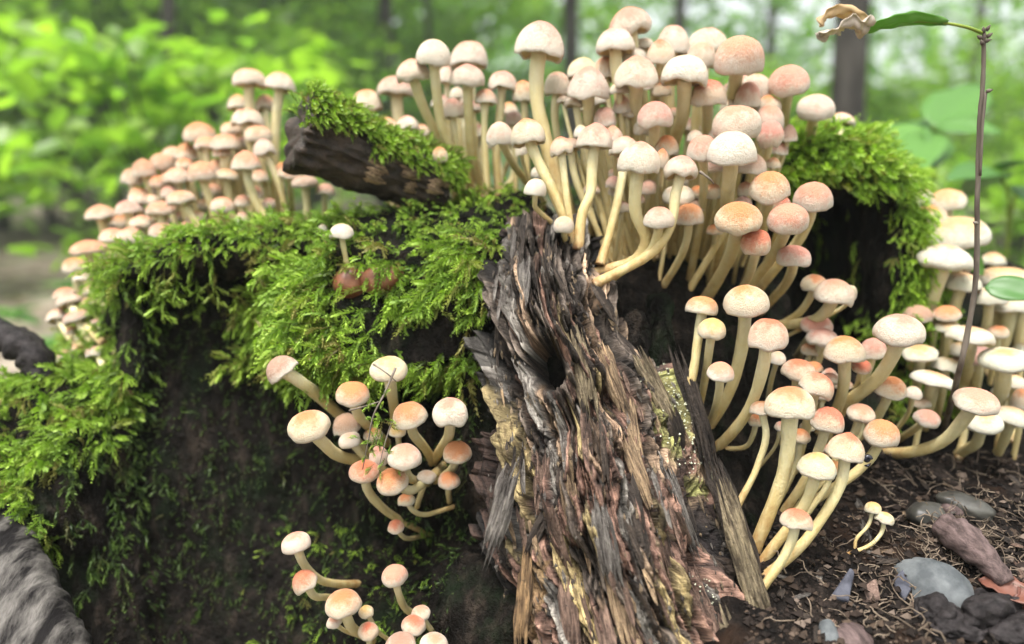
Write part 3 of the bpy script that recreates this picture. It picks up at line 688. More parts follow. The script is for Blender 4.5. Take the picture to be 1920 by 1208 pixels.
moss([(185, 500), (260, 470), (330, 440), (470, 400), (600, 385), (660, 415), (630, 500), (560, 520), (430, 490), (330, 490), (250, 515), (200, 540)], 2000, (.008, .022), ('simple', 'branched', 'short'), 'moss', 'bright green moss fringe along the rim over the dark hollow wall', (.5, (0, -.35, .05)), .4, thr=.2, under=(0, -.5, -1))
moss([(200, 480), (560, 440), (640, 470), (600, 560), (430, 560), (350, 590), (330, 540), (250, 600), (300, 700), (240, 730), (190, 620)], 200, (.016, .034), ('simple', 'branched'), 'moss', 'long moss strands hanging below the rim over the dark wall', (.5, (0, -.3, -.75)), .3, thr=.38, under=(0, 0, -1))
moss([(575, 470), (640, 400), (720, 375), (860, 350), (990, 335), (1015, 400), (950, 425), (925, 470), (900, 560), (700, 520), (600, 520)], 2500, (.006, .015), ('short', 'simple', 'branched'), 'moss', 'low green moss carpet on the stump top around the brown nuts', (.6, (-.05, -.25, .25)), .5, thr=.36, under=(0, -.6, -.7))
moss([(570, 500), (700, 470), (940, 450), (940, 560), (905, 700), (780, 720), (600, 700), (520, 650)], 1050, (.012, .032), ('simple', 'branched', 'simple'), 'moss', 'shaggy moss cushion of long fronds above the front mushroom cluster', (.45, (-.25, -.55, -.1)), .5, thr=.42, under=(-.35, -.3, -.8))
moss([(540, 540), (640, 500), (650, 690), (560, 690), (500, 660)], 330, (.024, .042), ('branched', 'simple'), 'moss', 'long feathery fronds reaching out from the moss cushion', (.25, (-.9, -.5, -.05)), .25, thr=.2, under=(-.5, 0, -.6))
moss([(1440, 330), (1500, 240), (1600, 235), (1715, 290), (1725, 350), (1640, 350), (1560, 345), (1470, 350)], 2600, (.008, .021), ('short', 'branched', 'simple'), 'moss_yellow', 'fluffy yellow-green moss cap on top of the hollow pillar', (.6, (.1, -.35, .1)), .42, thr=.12, under=(.2, -.5, -.8))
moss([(1655, 340), (1745, 330), (1755, 600), (1690, 640), (1665, 620), (1680, 420)], 900, (.012, .028), ('simple', 'branched'), 'moss_yellow', 'hanging moss down the outer side of the hollow pillar', (.5, (.35, -.3, -.35)), .4, thr=.2, under=(.2, -.3, -1))
moss([(1460, 380), (1680, 380), (1690, 620), (1480, 540)], 70, (.012, .03), ('simple', 'branched'), 'moss', 'few moss strands inside the black hollow of the pillar', (.5, (0, -.3, -.5)), .5, thr=.45)
moss([(-40, 760), (30, 700), (230, 670), (255, 760), (215, 830), (120, 860), (60, 900), (120, 1040), (60, 1080), (-40, 1060)], 1900, (.010, .026), ('branched', 'simple', 'short'), 'moss', 'thick bright moss on the low shoulder beside the grey log', (.45, (-.15, -.5, -.15)), .5, thr=.36, under=(-.1, -.3, -1))
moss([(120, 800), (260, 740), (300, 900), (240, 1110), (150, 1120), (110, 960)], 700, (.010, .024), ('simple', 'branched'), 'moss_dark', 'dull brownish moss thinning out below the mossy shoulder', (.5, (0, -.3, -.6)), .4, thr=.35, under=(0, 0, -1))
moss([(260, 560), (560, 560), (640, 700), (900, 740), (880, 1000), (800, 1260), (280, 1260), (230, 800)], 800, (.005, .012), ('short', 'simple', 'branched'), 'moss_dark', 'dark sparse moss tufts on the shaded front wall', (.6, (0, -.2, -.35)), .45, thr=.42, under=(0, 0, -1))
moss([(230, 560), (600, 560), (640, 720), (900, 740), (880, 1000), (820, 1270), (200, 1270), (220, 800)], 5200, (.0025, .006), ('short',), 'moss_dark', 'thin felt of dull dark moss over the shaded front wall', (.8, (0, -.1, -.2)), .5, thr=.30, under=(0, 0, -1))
moss([(560, 960), (800, 960), (850, 1260), (420, 1260), (440, 1080)], 320, (.005, .012), ('short', 'branched'), 'moss', 'scattered greener moss tufts low on the front wall by the lowest mushrooms', (.6, (0, -.3, -.2)), .4, thr=.47, under=(0, 0, -1))
moss([(1640, 600), (1780, 600), (1800, 800), (1660, 830)], 520, (.008, .02), ('branched', 'simple'), 'moss', 'small moss tufts between the flat capped mushrooms', (.6, (0, -.3, .1)), .5, thr=.35)
moss([(130, 480), (560, 400), (560, 460), (220, 540), (230, 720), (120, 740)], 1500, (.008, .02), ('short', 'branched'), 'moss', 'moss on the bank between the rear bank mushrooms', (.7, (0, -.1, .2)), .4, facing=False, thr=.35, ymin=.6)
moss([(640, 340), (1400, 300), (1720, 300), (1720, 430), (1050, 430), (640, 430)], 1500, (.008, .018), ('short',), 'moss_dark', 'dull moss over the back of the stump top', (.8, (0, 0, .2)), .4, facing=False, thr=.4, ymin=.68, ymax=1.2, upmin=.5)

# ------------------------------------------------------------------ mossy piece of branch lying on the stump
b_axis = [at(556, 246, .572), at(640, 277, .59), at(720, 309, .605), (at(800, 340, .615)), at(838, 356, .62)]
br = empty('broken_branch', at(760, 350, .61)); tag(br, 'short rotten branch piece with moss along its back lying on the stump', 'branch')
ax = catmull(b_axis, 90); nS = 96; V = []; 
for i, p in enumerate(ax):
    t = i / 89; tg = (ax[min(i + 1, 89)] - ax[max(i - 1, 0)]).normalized(); a = tg.cross(Vector((0, 0, 1))).normalized(); b_ = a.cross(tg)
    for k in range(nS):
        th = 2 * math.pi * k / nS; q = Vector((math.cos(th), math.sin(th), 0))
        r = (0.0285 - 0.006 * t) * (1 + .16 * noise.noise(q * 1.4 + Vector((0, 0, t * 3))) + .13 * noise.noise(q * 5 + Vector((3, 0, t * 5))) + .13 * noise.noise(q * 9 + Vector((7, 0, t * 9))) + .09 * noise.noise(q * 22 + Vector((7, 3, t * 16))))
        off = tg * 0.007 * noise.noise(q * 2.2 + Vector((0, 5, 0))) if i in (0, 1, 88, 89) else Vector()
        if i == 0: r *= .82
        V.append(p + (a * math.cos(th) + b_ * math.sin(th)) * r + off)
V.append(ax[0] + Vector((.006, .002, 0))); V.append(ax[-1]); c0 = 90 * nS
Fq = [tuple(f) for f in grid_faces(nS, 90, True)] + [(c0, (k + 1) % nS, k) for k in range(nS)] + [(c0 + 1, 89 * nS + k, 89 * nS + (k + 1) % nS) for k in range(nS)]
M['branch'] = chip_material('branch_wood', (0.013, 0.010, 0.008), (0.075, 0.050, 0.034), .75, (60, 60, 60), .004)
def bpart(name, me, mat, **kw):
    o = obj(name, me, mat, br); o.matrix_parent_inverse = Matrix.Translation(-br.location); return tag(o, **kw)
bpart('bark', mesh('branch_bark', V, Fq), M['branch'])
bV = np.array([tuple(v) for v in V]); bT = np.array([t for f in Fq for t in ([f] if len(f) == 3 else [(f[0], f[1], f[2]), (f[0], f[2], f[3])])])
axn = np.array([tuple(v) for v in ax])
def bkeep(c, nn):
    out = c - axn[np.argmin(((c[:, None] - axn[None]) ** 2).sum(2), 1)]; out /= np.linalg.norm(out, axis=1)[:, None]
    return np.clip((out[:, 2] - .42 + .2 * (out[:, 1] < 0) + (fbm(c[:, 0] * 60, c[:, 1] * 60, c[:, 2] * 60, 5, 2) - .5) * .9) * 4, 0, 1)
P, Nn = sample_surface(bV, bT, 2300, bkeep)
out = P - axn[np.argmin(((P[:, None] - axn[None]) ** 2).sum(2), 1)]; out /= np.linalg.norm(out, axis=1)[:, None]
D = out * .7 + np.array((.3, -.35, -.1)) + RNG.normal(0, .35, P.shape)
bpart('moss_cover', moss_mesh('branch_moss', P - out * .001, D, RNG.uniform(.006, .015, len(P)), ('short', 'simple'), (.3, -.4, -1)), M['moss'], kind='stuff', label='green moss along the back of the branch')
for k, (px, py, s_) in enumerate(((700, 335, 1.0), (752, 318, .9), (800, 345, .8), (690, 300, .7), (815, 330, .6), (765, 360, .6))):
    ch = bpart('bark_patch', SPL['tan', (4, 2, 4, 2, 4, 4)[k]], None)
    q = min(ax, key=lambda p: (project([p])[0][0] - px) ** 2); dirc = (at(px, py, q.y - .03) - q).normalized(); tg = (b_axis[-1] - b_axis[0]).normalized(); n_ = (dirc - tg * dirc.dot(tg)).normalized()
    ch.matrix_basis = Matrix.Translation(q + n_ * (.0270 if k < 3 else .025)) @ Matrix((tg.cross(n_), tg, n_)).transposed().to_4x4() @ Matrix.Diagonal((s_ * 1.5, s_ * .7, s_ * 1.3, 1))

# ------------------------------------------------------------------ mushrooms
def cap_variant(seed):
    rs = random.Random(seed); nr, nsg = 15, 36; V = []; rad = []
    amax = R(rs.choice((96, 100, 106, 112))); pw = rs.uniform(.78, 1.08); zp = rs.uniform(.85, 1.15); lobes = rs.uniform(.04, .17); umbo = rs.choice((0, 0, .03, .08)); wavy = rs.choice((.06, .10, .16, .22)); sd3 = Vector((rs.uniform(0, 50), 0, 0))
    for i in range(nr):
        t = i / (nr - 1); a = amax * t
        r = math.sin(min(a, R(90))) ** pw if a <= R(90) else 1 - (1 - math.sin(a)) * 1.6
        z = math.cos(a) ** zp if a <= R(90) else math.cos(a) * .9
        z += umbo * math.exp(-(t / .16) ** 2)
        for k in range(nsg):
            th = 2 * math.pi * k / nsg; q = Vector((math.cos(th), math.sin(th), 0))
            dr = 1 + lobes * noise.noise(q * 1.2 + sd3) * t + .015 * noise.noise(q * 4 + sd3 + Vector((0, 0, t * 3)))
            dz = (wavy * noise.noise(q * 1.5 + sd3 + Vector((9, 0, 0))) * t * t + .03 * noise.noise(q * 3.0 + sd3 + Vector((4, 0, t * 2))))
            V.append((q.x * r * dr, q.y * r * dr, z + dz)); rad.append(t)
    zb = min(v[2] for v in V)
    n0 = len(V)
    for k in range(nsg):                                           # rolled-in edge
        v = V[(nr - 1) * nsg + k]; V.append((v[0] * .9, v[1] * .9, v[2] + .05)); rad.append(1.0)
    Fq = []
    for f in grid_faces(nsg, nr + 1, True): Fq.append((f[3], f[2], f[1], f[0]))
    V = [(x, y, z - zb) for x, y, z in V]; zt = V[0][2]
    V = [(x, y, z / zt) for x, y, z in V]
    me = mesh('cap', V, Fq, True, {'rad': rad}); me.materials.append(M['cap'])
    G = []; rimr = [math.hypot(V[n0 + k][0], V[n0 + k][1]) for k in range(nsg)]; rimz = [V[n0 + k][2] for k in range(nsg)]
    ng = 72
    for i, (q, z) in enumerate(((1.0, 0.0), (.7, .10), (.4, .2), (.12, .24))):
        for k in range(ng):
            th = 2 * math.pi * k / ng; kk = k * nsg / ng; k0 = int(kk) % nsg; rr = rimr[k0]; zz = rimz[k0]
            G.append((math.cos(th) * rr * q, math.sin(th) * rr * q, zz + z + (.035 if k % 2 else 0) * (1 if 0 < i < 3 else .3)))
    gm = mesh('gills', G, grid_faces(ng, 4, True), False); gm.materials.append(M['gills'])
    return me, gm
CAPS = [cap_variant(i * 11 + 3) for i in range(16)]
TINT = {  # crown colour, margin colour, how far the crown colour reaches
 'p': ((0.50, 0.225, 0.15), (0.585, 0.49, 0.385), .46), 'o': ((0.50, 0.195, 0.07), (0.58, 0.47, 0.33), .46),
 'c': ((0.54, 0.38, 0.26), (0.59, 0.525, 0.42), .38), 'y': ((0.54, 0.33, 0.11), (0.59, 0.50, 0.33), .42),
 'r': ((0.48, 0.135, 0.065), (0.575, 0.43, 0.30), .46), 'b': ((0.36, 0.20, 0.14), (0.50, 0.38, 0.29), .62),  # the brown tint also paints shade onto caps standing in it
 'q': ((0.51, 0.22, 0.115), (0.575, 0.47, 0.35), .54), 'w': ((0.50, 0.29, 0.13), (0.55, 0.52, 0.41), .33)}
WORD = {'p': 'pinkish cream', 'o': 'orange topped', 'c': 'pale cream', 'y': 'yellowish', 'r': 'reddish orange', 'b': 'brown or shade-tinted', 'w': 'whitish flat', 'q': 'peach'}
MUSH = []
def snap(px, py, Y):
    h1 = hit(px, py)
    if h1 is not None and -.05 < h1[0].y - Y < .14: return h1[0]
    p = at(px, py, Y); nr_ = nearest_surf(p)
    return nr_[0] if nr_[3] < .09 else p
def mushroom(cx, top, w, bot, Y, tint, stem, label=None, tilt=None, where='', group='', base_dy=0.0, stemw=1.0, pitchf=0.0):
    """cap box in photo pixels (centre x, top, width, bottom), distance Y; stem = photo pixels from cap to base"""
    k = Y / F * 1.0; dn = math.atan((bot - 332) / F)
    w_m = w * k * .97; sq = w * .5 * math.sin(max(0, dn))
    o_py = bot - sq * .9; h_px = max((o_py - top) - sq * .15, .30 * w); h_m = h_px * k
    O = at(cx, o_py, Y)
    pts = [at(px, py, Y) for px, py in stem[:-1]]
    base = snap(stem[-1][0], stem[-1][1], Y + base_dy)
    n = len(pts)
    for i in range(n):                                              # the stem leans from the cap's distance to that of its foot
        f = ((i + 1) / (n + 1)) ** 1.3; px, py = stem[i]; pts[i] = at(px, py, Y + (base.y - Y) * f)
    last = pts[-1] if pts else O
    dr = (base - last); dr = dr.normalized() if dr.length > 1e-6 else Vector((0, 0, -1))
    foot = base + dr * 0.007
    up = (O - (pts[0] if pts else base)).normalized()
    axis = (Vector((0, 0, 1)) * .72 + up * .38 + Vector((random.gauss(0, .05), random.gauss(0, .05), 0))).normalized()
    if tilt is not None:
        axis = Vector((math.sin(R(tilt)), pitchf, math.cos(R(tilt)))).normalized()
    root = empty('mushroom', base)
    inv = Matrix.Translation(-base)
    cm, gm = CAPS[(len(MUSH) * 5 + int(cx)) % len(CAPS)]
    q = Vector((0, 0, 1)).rotation_difference(axis).to_matrix().to_4x4() @ Matrix.Rotation(random.uniform(0, 6.28), 4, 'Z')
    mt = Matrix.Translation(O) @ q @ Matrix.Diagonal((w_m / 2, w_m / 2, h_m, 1))
    c = obj('cap', cm, None, root); c.matrix_parent_inverse = inv; c.matrix_basis = mt
    tn = TINT[tint]; jt = lambda col, s_: tuple(min(.9, max(.02, x * random.uniform(1 - s_, 1 + s_))) for x in col)
    sh = random.uniform(.94, 1.04)
    c['tint'] = [x * sh for x in jt(tn[0], .08)]; c['rim'] = [x * sh for x in jt(tn[1], .03)]; c['spread'] = tn[2] + random.uniform(-.08, .26)
    g = obj('gills', gm, None, c); g.matrix_parent_inverse = Matrix()
    topp = O + axis * h_m * .30
    path = catmull([topp] + pts + [base, foot], 18)
    r = w_m * .150 * stemw; nP = len(path)
    rad = [r * (1.08 - .12 * math.sin(math.pi * i / nP) + .22 * max(0, (i / nP) - .6)) for i in range(nP)]
    V, Fq, T = tube_arrays(path, rad, 12, .17, len(MUSH))
    s_ = obj('stem', mesh('stem', V, Fq, True, {'t': [1 - t for t in T]}), M['stem'], root); s_.matrix_parent_inverse = inv
    bend = 0
    if len(path) > 4:
        ch = (path[-3] - path[1]); mid = path[nP // 2]; bend = ((mid - path[1]) - ch * ((mid - path[1]).dot(ch) / max(1e-9, ch.dot(ch)))).length / max(1e-6, ch.length)
    MUSH.append(dict(root=root, label=label, w=w_m, tint=tint, where=where, group=group, bend=bend, aspect=h_px / w, len_=sum((path[i + 1] - path[i]).length for i in range(nP - 1))))
    return root
def cluster(rows_, where, group, default, warm=False):
    for r in rows_:
        cx, top, w, bot, Y, tint = r[:6]; stem = None; kw = {}
        for x in r[6:]:
            if isinstance(x, list): stem = x
            elif isinstance(x, str): kw['label'] = x
            elif isinstance(x, dict): kw.update(x)
        if warm: tint = {'p': 'q', 'c': 'p'}.get(tint, tint)
        if stem is None: stem = default(cx, top, w, bot, Y)
        mushroom(cx, top, w, bot, Y / 1000, tint, stem, where=where, group=group, **kw)
# left bank, behind the mossy rim
def dl(cx, top, w, bot, Y): return [(cx + 5, bot + 35), (cx + 16 + .03 * (500 - cx), min(bot + 95, 470 if cx > 230 else 720))]
cluster([
 (468, 132, 62, 167, 720, 'p', [(468, 230), (480, 330), (500, 415)], 'peach mushroom standing highest on the rear bank beside its twin'),
 (524, 138, 57, 173, 715, 'p', [(518, 220), (515, 330), (520, 415)], 'peach mushroom whose cap meets the mossy branch end'),
 (448, 178, 40, 207, 740, 'o'), (499, 179, 38, 211, 735, 'p'), (466, 207, 60, 239, 705, 'p'), (437, 231, 44, 256, 725, 'o'), (485, 237, 52, 264, 695, 'p'),
 (376, 231, 60, 267, 730, 'o', [(385, 320), (400, 420)], 'orange peach domed mushroom at the upper outer edge of the bank'),
 (388, 257, 46, 283, 715, 'p'), (425, 253, 57, 283, 700, 'p', [(425, 340), (432, 430)]), (456, 258, 34, 277, 715, 'c'),
 (498, 262, 40, 293, 670, 'c', [(512, 320), (530, 370), (535, 420)], 'pale mushroom with long stem close under the branch end'),
 (462, 284, 56, 320, 650, 'p', [(468, 345), (485, 390), (512, 430)], 'mushroom with a thick pale stem curving behind the mossy rim'),
 (352, 270, 46, 301, 735, 'o'), (325, 276, 42, 301, 745, 'p'), (307, 289, 46, 319, 735, 'p'), (272, 299, 44, 331, 725, 'p', [(278, 345), (285, 420)]), (248, 318, 38, 347, 735, 'p'),
 (335, 315, 48, 343, 705, 'p'), (380, 304, 52, 339, 675, 'p', [(388, 360), (405, 430)], 'pink domed mushroom with a straight pale stem in mid bank behind the rim'),
 (425, 318, 44, 339, 690, 'o'), (488, 319, 34, 343, 690, 'p'), (342, 358, 55, 387, 660, 'p', [(355, 400), (385, 445)]), (262, 352, 40, 381, 725, 'o'),
 (245, 376, 52, 403, 695, 'c'), (303, 378, 56, 406, 675, 'p'), (418, 370, 46, 401, 655, 'p', [(418, 420), (420, 450)]), (456, 366, 30, 387, 655, 'c', [(458, 410), (460, 445)]),
 (190, 384, 58, 412, 725, 'p', [(195, 430), (205, 520)], 'pink mushroom at the low end of the bank above the slope'), (224, 400, 40, 426, 730, 'o'), (268, 404, 48, 432, 680, 'p'), (307, 420, 57, 450, 655, 'c', [(305, 455), (310, 475)]),
 (213, 428, 48, 456, 685, 'p'), (246, 426, 50, 458, 665, 'p', [(246, 470), (250, 500)]), (168, 450, 68, 481, 700, 'p', [(176, 500), (190, 570)]), (142, 484, 46, 514, 725, 'o'),
 (410, 300, 36, 326, 705, 'p'), (290, 340, 36, 366, 735, 'c'), (368, 396, 38, 421, 672, 'o', [(370, 430), (372, 455)]), (400, 345, 36, 368, 700, 'p'), (300, 330, 36, 352, 720, 'o'), (320, 350, 34, 372, 700, 'c'), (455, 398, 26, 417, 648, 'c', [(455, 430), (455, 450)]), (350, 416, 28, 436, 655, 'c', [(350, 445), (352, 465)]),
 (542, 311, 42, 330, 665, 'p', [(545, 360), (550, 420)]), (573, 330, 50, 353, 655, 'b', [(575, 380), (578, 425)], 'dusky mushroom crouching under the mossy branch'), (530, 305, 28, 331, 690, 'o', [(530, 360), (535, 420)]), (610, 345, 36, 366, 665, 'b', [(608, 390), (606, 425)]), (480, 350, 30, 372, 668, 'p', [(482, 400), (486, 440)]), (505, 372, 26, 392, 662, 'c', [(508, 410), (512, 440)]),
], 'on the bank behind the rim', 'mushrooms on the bank behind the rim', dl, True)
def dll(cx, top, w, bot, Y): return [(cx + 18, bot + 22), (cx + 55, bot + 60)]
cluster([
 (158, 507, 42, 528, 690, 'c'), (124, 538, 42, 563, 690, 'p'), (176, 533, 36, 556, 670, 'c'), (133, 553, 50, 579, 672, 'c'), (168, 558, 26, 581, 660, 'p'), (110, 578, 40, 608, 672, 'p'),
 (147, 580, 52, 609, 650, 'c'), (181, 598, 22, 611, 645, 'c'), (137, 611, 26, 629, 655, 'o'), (182, 648, 42, 673, 625, 'c'), (122, 655, 52, 686, 640, 'c'), (147, 645, 28, 666, 640, 'c'), (192, 686, 22, 702, 615, 'c')],
 'above the mossy shoulder', 'mushrooms above the mossy shoulder', dll, True)
# middle rear
def dc(cx, top, w, bot, Y): return [(cx + 8, bot + 60), (830 + (cx - 830) * .55 + 20, 372)]
cluster([
 (690, 172, 58, 211, 690, 'o', [(700, 260), (720, 340), (740, 400)]), (672, 201, 54, 227, 680, 'o', [(690, 270), (720, 340), (745, 400)]), (743, 146, 72, 182, 690, 'p', [(750, 250), (770, 330), (790, 390)], 'wide pink mushroom over the mossy branch with several stems below'),
 (776, 115, 62, 157, 615, 'p', [(788, 185), (815, 245), (885, 362)], 'pale mushroom with a long stem slanting down behind the branch'),
 (813, 79, 64, 125, 605, 'c', [(818, 170), (828, 235), (855, 300), (892, 366)], 'tall pale mushroom with the longest slanting stem beside the branch'),
 (881, 82, 70, 127, 655, 'p', [(882, 220), (890, 370)], 'pink dome directly behind a lower cap next to the tall slanting one'), (838, 127, 36, 158, 660, 'p', [(840, 230), (850, 370)]),
 (877, 124, 64, 162, 610, 'p', [(879, 205), (884, 275), (900, 362)], 'pink mushroom with straight stem next to the slanting pale ones'), (910, 169, 43, 198, 615, 'p', [(908, 250), (914, 360)]), (942, 137, 53, 171, 625, 'p', [(937, 220), (930, 290), (930, 360)], 'slim pink mushroom with a thin upright stem beside the big dome'),
 (850, 187, 43, 223, 630, 'p', [(855, 270), (868, 365)]), (766, 218, 43, 247, 670, 'p', [(775, 290), (790, 390)]), (728, 222, 44, 255, 675, 'o', [(738, 300), (760, 395)]), (806, 262, 34, 286, 645, 'b', [(815, 320), (830, 385)]),
 (826, 276, 31, 303, 600, 'o', [(838, 325), (872, 370)]), (939, 230, 52, 271, 560, 'c', [(952, 290), (970, 320), (1012, 372)], 'round pale mushroom with bent stem beside the orange patched one'),
 (992, 224, 67, 273, 535, 'o', [(1008, 300), (1035, 355), (1068, 430)], 'cream mushroom with an orange patch on its cap leaning over the moss'), (1009, 47, 91, 114, 580, 'p', [(1006, 150), (1010, 210), (1030, 290), (1055, 400)], 'large pink dome on a thick stem standing alone against the trees'),
 (983, 154, 42, 194, 625, 'o', [(985, 250), (995, 350)]), (964, 211, 33, 237, 640, 'b', [(966, 290), (970, 355)]), (858, 165, 30, 187, 650, 'c', [(862, 250), (870, 365)]), (978, 272, 24, 292, 590, 'c', [(985, 320), (1000, 370)]),
 (1004, 336, 43, 366, 520, 'c', [(1003, 378), (1006, 392), (1035, 418)], 'small pale mushroom at the moss edge showing the rolled underside of its cap', dict(stemw=.8)), (1009, 312, 28, 331, 570, 'c', [(1012, 350), (1020, 390)]),
 (1057, 405, 40, 436, 512, 'c', [(1058, 440), (1060, 450)], 'tiny cap sitting on the broken top of the ridge'),
 (641, 419, 48, 449, 540, 'c', [(645, 468), (652, 505)], 'single small cream mushroom standing in the moss above the brown nuts', dict(stemw=.75)), (606, 420, 20, 436, 575, 'c', [(608, 445), (610, 455)], 'tiny white button in the moss beside the single cream mushroom'),
 (710, 235, 36, 262, 700, 'o', [(720, 320), (740, 395)]), (790, 235, 34, 260, 680, 'o', [(800, 320), (815, 390)]), (900, 235, 30, 258, 655, 'p', [(905, 310), (910, 365)])],
 'in the row behind the branch', 'mushrooms behind the branch', dc)
# main cluster
def dm(cx, top, w, bot, Y): return [(cx + (1230 - cx) * .10, bot + 70), (1245 + (cx - 1235) * .6, 470 + .12 * abs(cx - 1235))]
cluster([
 (1185, 19, 80, 72, 610, 'p', 'highest cap of the main cluster with its underside edge showing', dict(tilt=-12)), (1153, 56, 73, 105, 595, 'p', 'pink cap just below the highest one of the main cluster'), (1043, 139, 48, 182, 605, 'p', [(1041, 230), (1060, 340), (1085, 430)]),
 (1093, 112, 58, 150, 625, 'y'), (1135, 110, 46, 156, 610, 'o'), (1102, 129, 75, 186, 575, 'p', [(1104, 225), (1098, 320), (1105, 440)], 'broad whitish pink cap at the outer shoulder of the main cluster'),
 (1193, 109, 79, 161, 565, 'p', [(1191, 210), (1186, 300), (1180, 430)], 'large pink cap above a straight thick stem high in the main cluster'), (1238, 78, 54, 119, 590, 'r', 'cracked orange brown cap with torn rim near the top of the main cluster'), (1260, 54, 62, 106, 620, 'p'), (1206, 74, 42, 98, 625, 'c'), (1190, 92, 44, 116, 605, 'c'),
 (1325, 58, 75, 102, 625, 'p'), (1313, 85, 54, 131, 600, 'p'), (1282, 109, 88, 165, 560, 'c', [(1280, 215), (1262, 280), (1240, 430)], 'broad cream cap with dirty underside edge in the upper middle of the main cluster', dict(tilt=4)),
 (1327, 153, 67, 197, 575, 'r', [(1326, 240), (1320, 330), (1305, 440)], 'cap flushed deep red on one side in the main cluster'), (1082, 178, 30, 201, 590, 'o'), (1056, 181, 24, 196, 595, 'c'), (1135, 203, 44, 238, 575, 'b'), (1167, 180, 37, 214, 585, 'p'),
 (1228, 193, 66, 238, 552, 'p', [(1226, 280), (1218, 350), (1205, 440)]), (1115, 233, 66, 279, 530, 'p', [(1110, 310), (1108, 360), (1092, 400), (1086, 450)], 'white rimmed pink cap with a nibbled spot in the main cluster'), (1150, 237, 37, 267, 560, 'p'), (1090, 236, 28, 258, 560, 'c'),
 (1054, 258, 45, 295, 525, 'r', [(1058, 330), (1064, 380), (1072, 440)], 'small mushroom with a bright red orange crown at the moss side of the main cluster'), (1170, 257, 56, 294, 550, 'p', [(1165, 340), (1150, 410), (1130, 480)]),
 (1197, 268, 79, 325, 505, 'p', [(1192, 350), (1192, 400), (1212, 450), (1190, 490), (1128, 510)], 'large pinkish cap on a stem that bends in a hook above the hollow'), (1240, 280, 28, 316, 535, 'o'),
 (1274, 293, 65, 339, 508, 'p', [(1266, 370), (1258, 420), (1222, 475), (1130, 525)], 'pink cap with a long stem sweeping into the hollow'), (1272, 350, 62, 375, 545, 'c', [(1270, 400), (1262, 460)], 'ragged flat pale cap tucked among the stems'),
 (1235, 388, 58, 423, 500, 'p', [(1232, 440), (1215, 475), (1150, 520)], 'small pink capped mushroom low in the front of the main cluster'), (1292, 382, 53, 420, 530, 'o', [(1288, 450), (1272, 490), (1245, 535)]),
 (1383, 74, 87, 135, 575, 'p', [(1376, 175), (1368, 260), (1345, 440)], 'large pink cap with a small bite mark high in the main cluster'), (1478, 125, 77, 172, 590, 'p', [(1472, 200), (1462, 280), (1440, 420)], 'smooth pink cap standing clear beside the main cluster'),
 (1415, 143, 54, 185, 600, 'p'), (1402, 157, 46, 201, 590, 'p'), (1440, 180, 48, 208, 590, 'o'), (1440, 200, 56, 242, 575, 'p'), (1380, 202, 90, 256, 540, 'p', 'very broad pinkish cap stacked over another broad white one'),
 (1443, 226, 50, 272, 560, 'p', [(1434, 310), (1425, 380), (1400, 470)]), (1371, 248, 91, 304, 515, 'c', [(1366, 350), (1360, 400), (1345, 470), (1330, 520)], 'broad white cap on a straight stem stacked under the pinkish one'), (1316, 256, 56, 302, 535, 'p', [(1320, 340), (1312, 420), (1292, 530)]),
 (1410, 289, 52, 325, 545, 'b', [(1400, 360), (1390, 450)]), (1345, 299, 44, 322, 555, 'b'), (1528, 178, 69, 215, 615, 'c', [(1522, 235), (1518, 275)], 'white capped mushroom rising out of the yellow moss cap'), (1573, 213, 55, 243, 660, 'p', [(1573, 260), (1573, 290)], 'pink cap half sunk behind the yellow moss cap'),
 (1478, 235, 32, 266, 590, 'b'), (1442, 321, 77, 372, 512, 'o', [(1436, 400), (1424, 450), (1395, 540)], 'orange brown cap beside the white straight stemmed one'), (1523, 341, 73, 388, 525, 'p', [(1516, 410), (1495, 455), (1440, 520), (1395, 580)], 'pink cap leaning out towards the moss pillar on a slanting stem'),  # first cap: its shade is put in by the brown tint
 (1303, 244, 32, 264, 560, 'c'), (1465, 367, 34, 392, 545, 'r', [(1455, 440), (1420, 530)]), (1383, 378, 89, 430, 490, 'o', [(1378, 450), (1360, 500), (1320, 565)], 'broad cap with an orange crown and white skirt at the front of the main cluster'),
 (1475, 381, 75, 430, 500, 'p', [(1466, 450), (1435, 500), (1362, 580)], 'pink cap on a slanting stem below the leaning one'), (1417, 429, 58, 474, 492, 'r', [(1412, 495), (1395, 535), (1360, 575)], 'smaller cap with a dusky red crown between slanting stems'), (1487, 459, 65, 495, 520, 'p', [(1484, 510), (1468, 540), (1425, 585)], 'lowest mauve cap of the main cluster in front of the black hollow'),
 (1525, 514, 50, 546, 540, 'o', [(1518, 560), (1495, 590), (1455, 612)]), (1560, 521, 76, 575, 525, 'p', [(1552, 580), (1525, 602), (1490, 608), (1440, 612)], 'pale pink cap on a nearly horizontal stem in front of the black hollow', dict(tilt=10)), (1530, 595, 60, 620, 545, 'p', [(1515, 640), (1495, 670)]), (1590, 532, 26, 564, 535, 'c', [(1575, 580), (1540, 608)]),
 (1118, 170, 40, 200, 600, 'c'), (1225, 140, 44, 172, 600, 'o'), (1250, 255, 44, 290, 565, 'o'), (1345, 240, 40, 270, 575, 'p'), (1205, 225, 36, 252, 575, 'c'), (1335, 345, 34, 370, 560, 'o', [(1330, 400), (1315, 480)]), (1400, 340, 36, 364, 555, 'p', [(1390, 420), (1370, 500)]), (1215, 340, 30, 362, 550, 'b', [(1210, 400), (1195, 470)]), (1150, 330, 30, 352, 555, 'b', [(1148, 400), (1140, 470)])],
 'in the main cluster', 'mushrooms of the main cluster', dm)
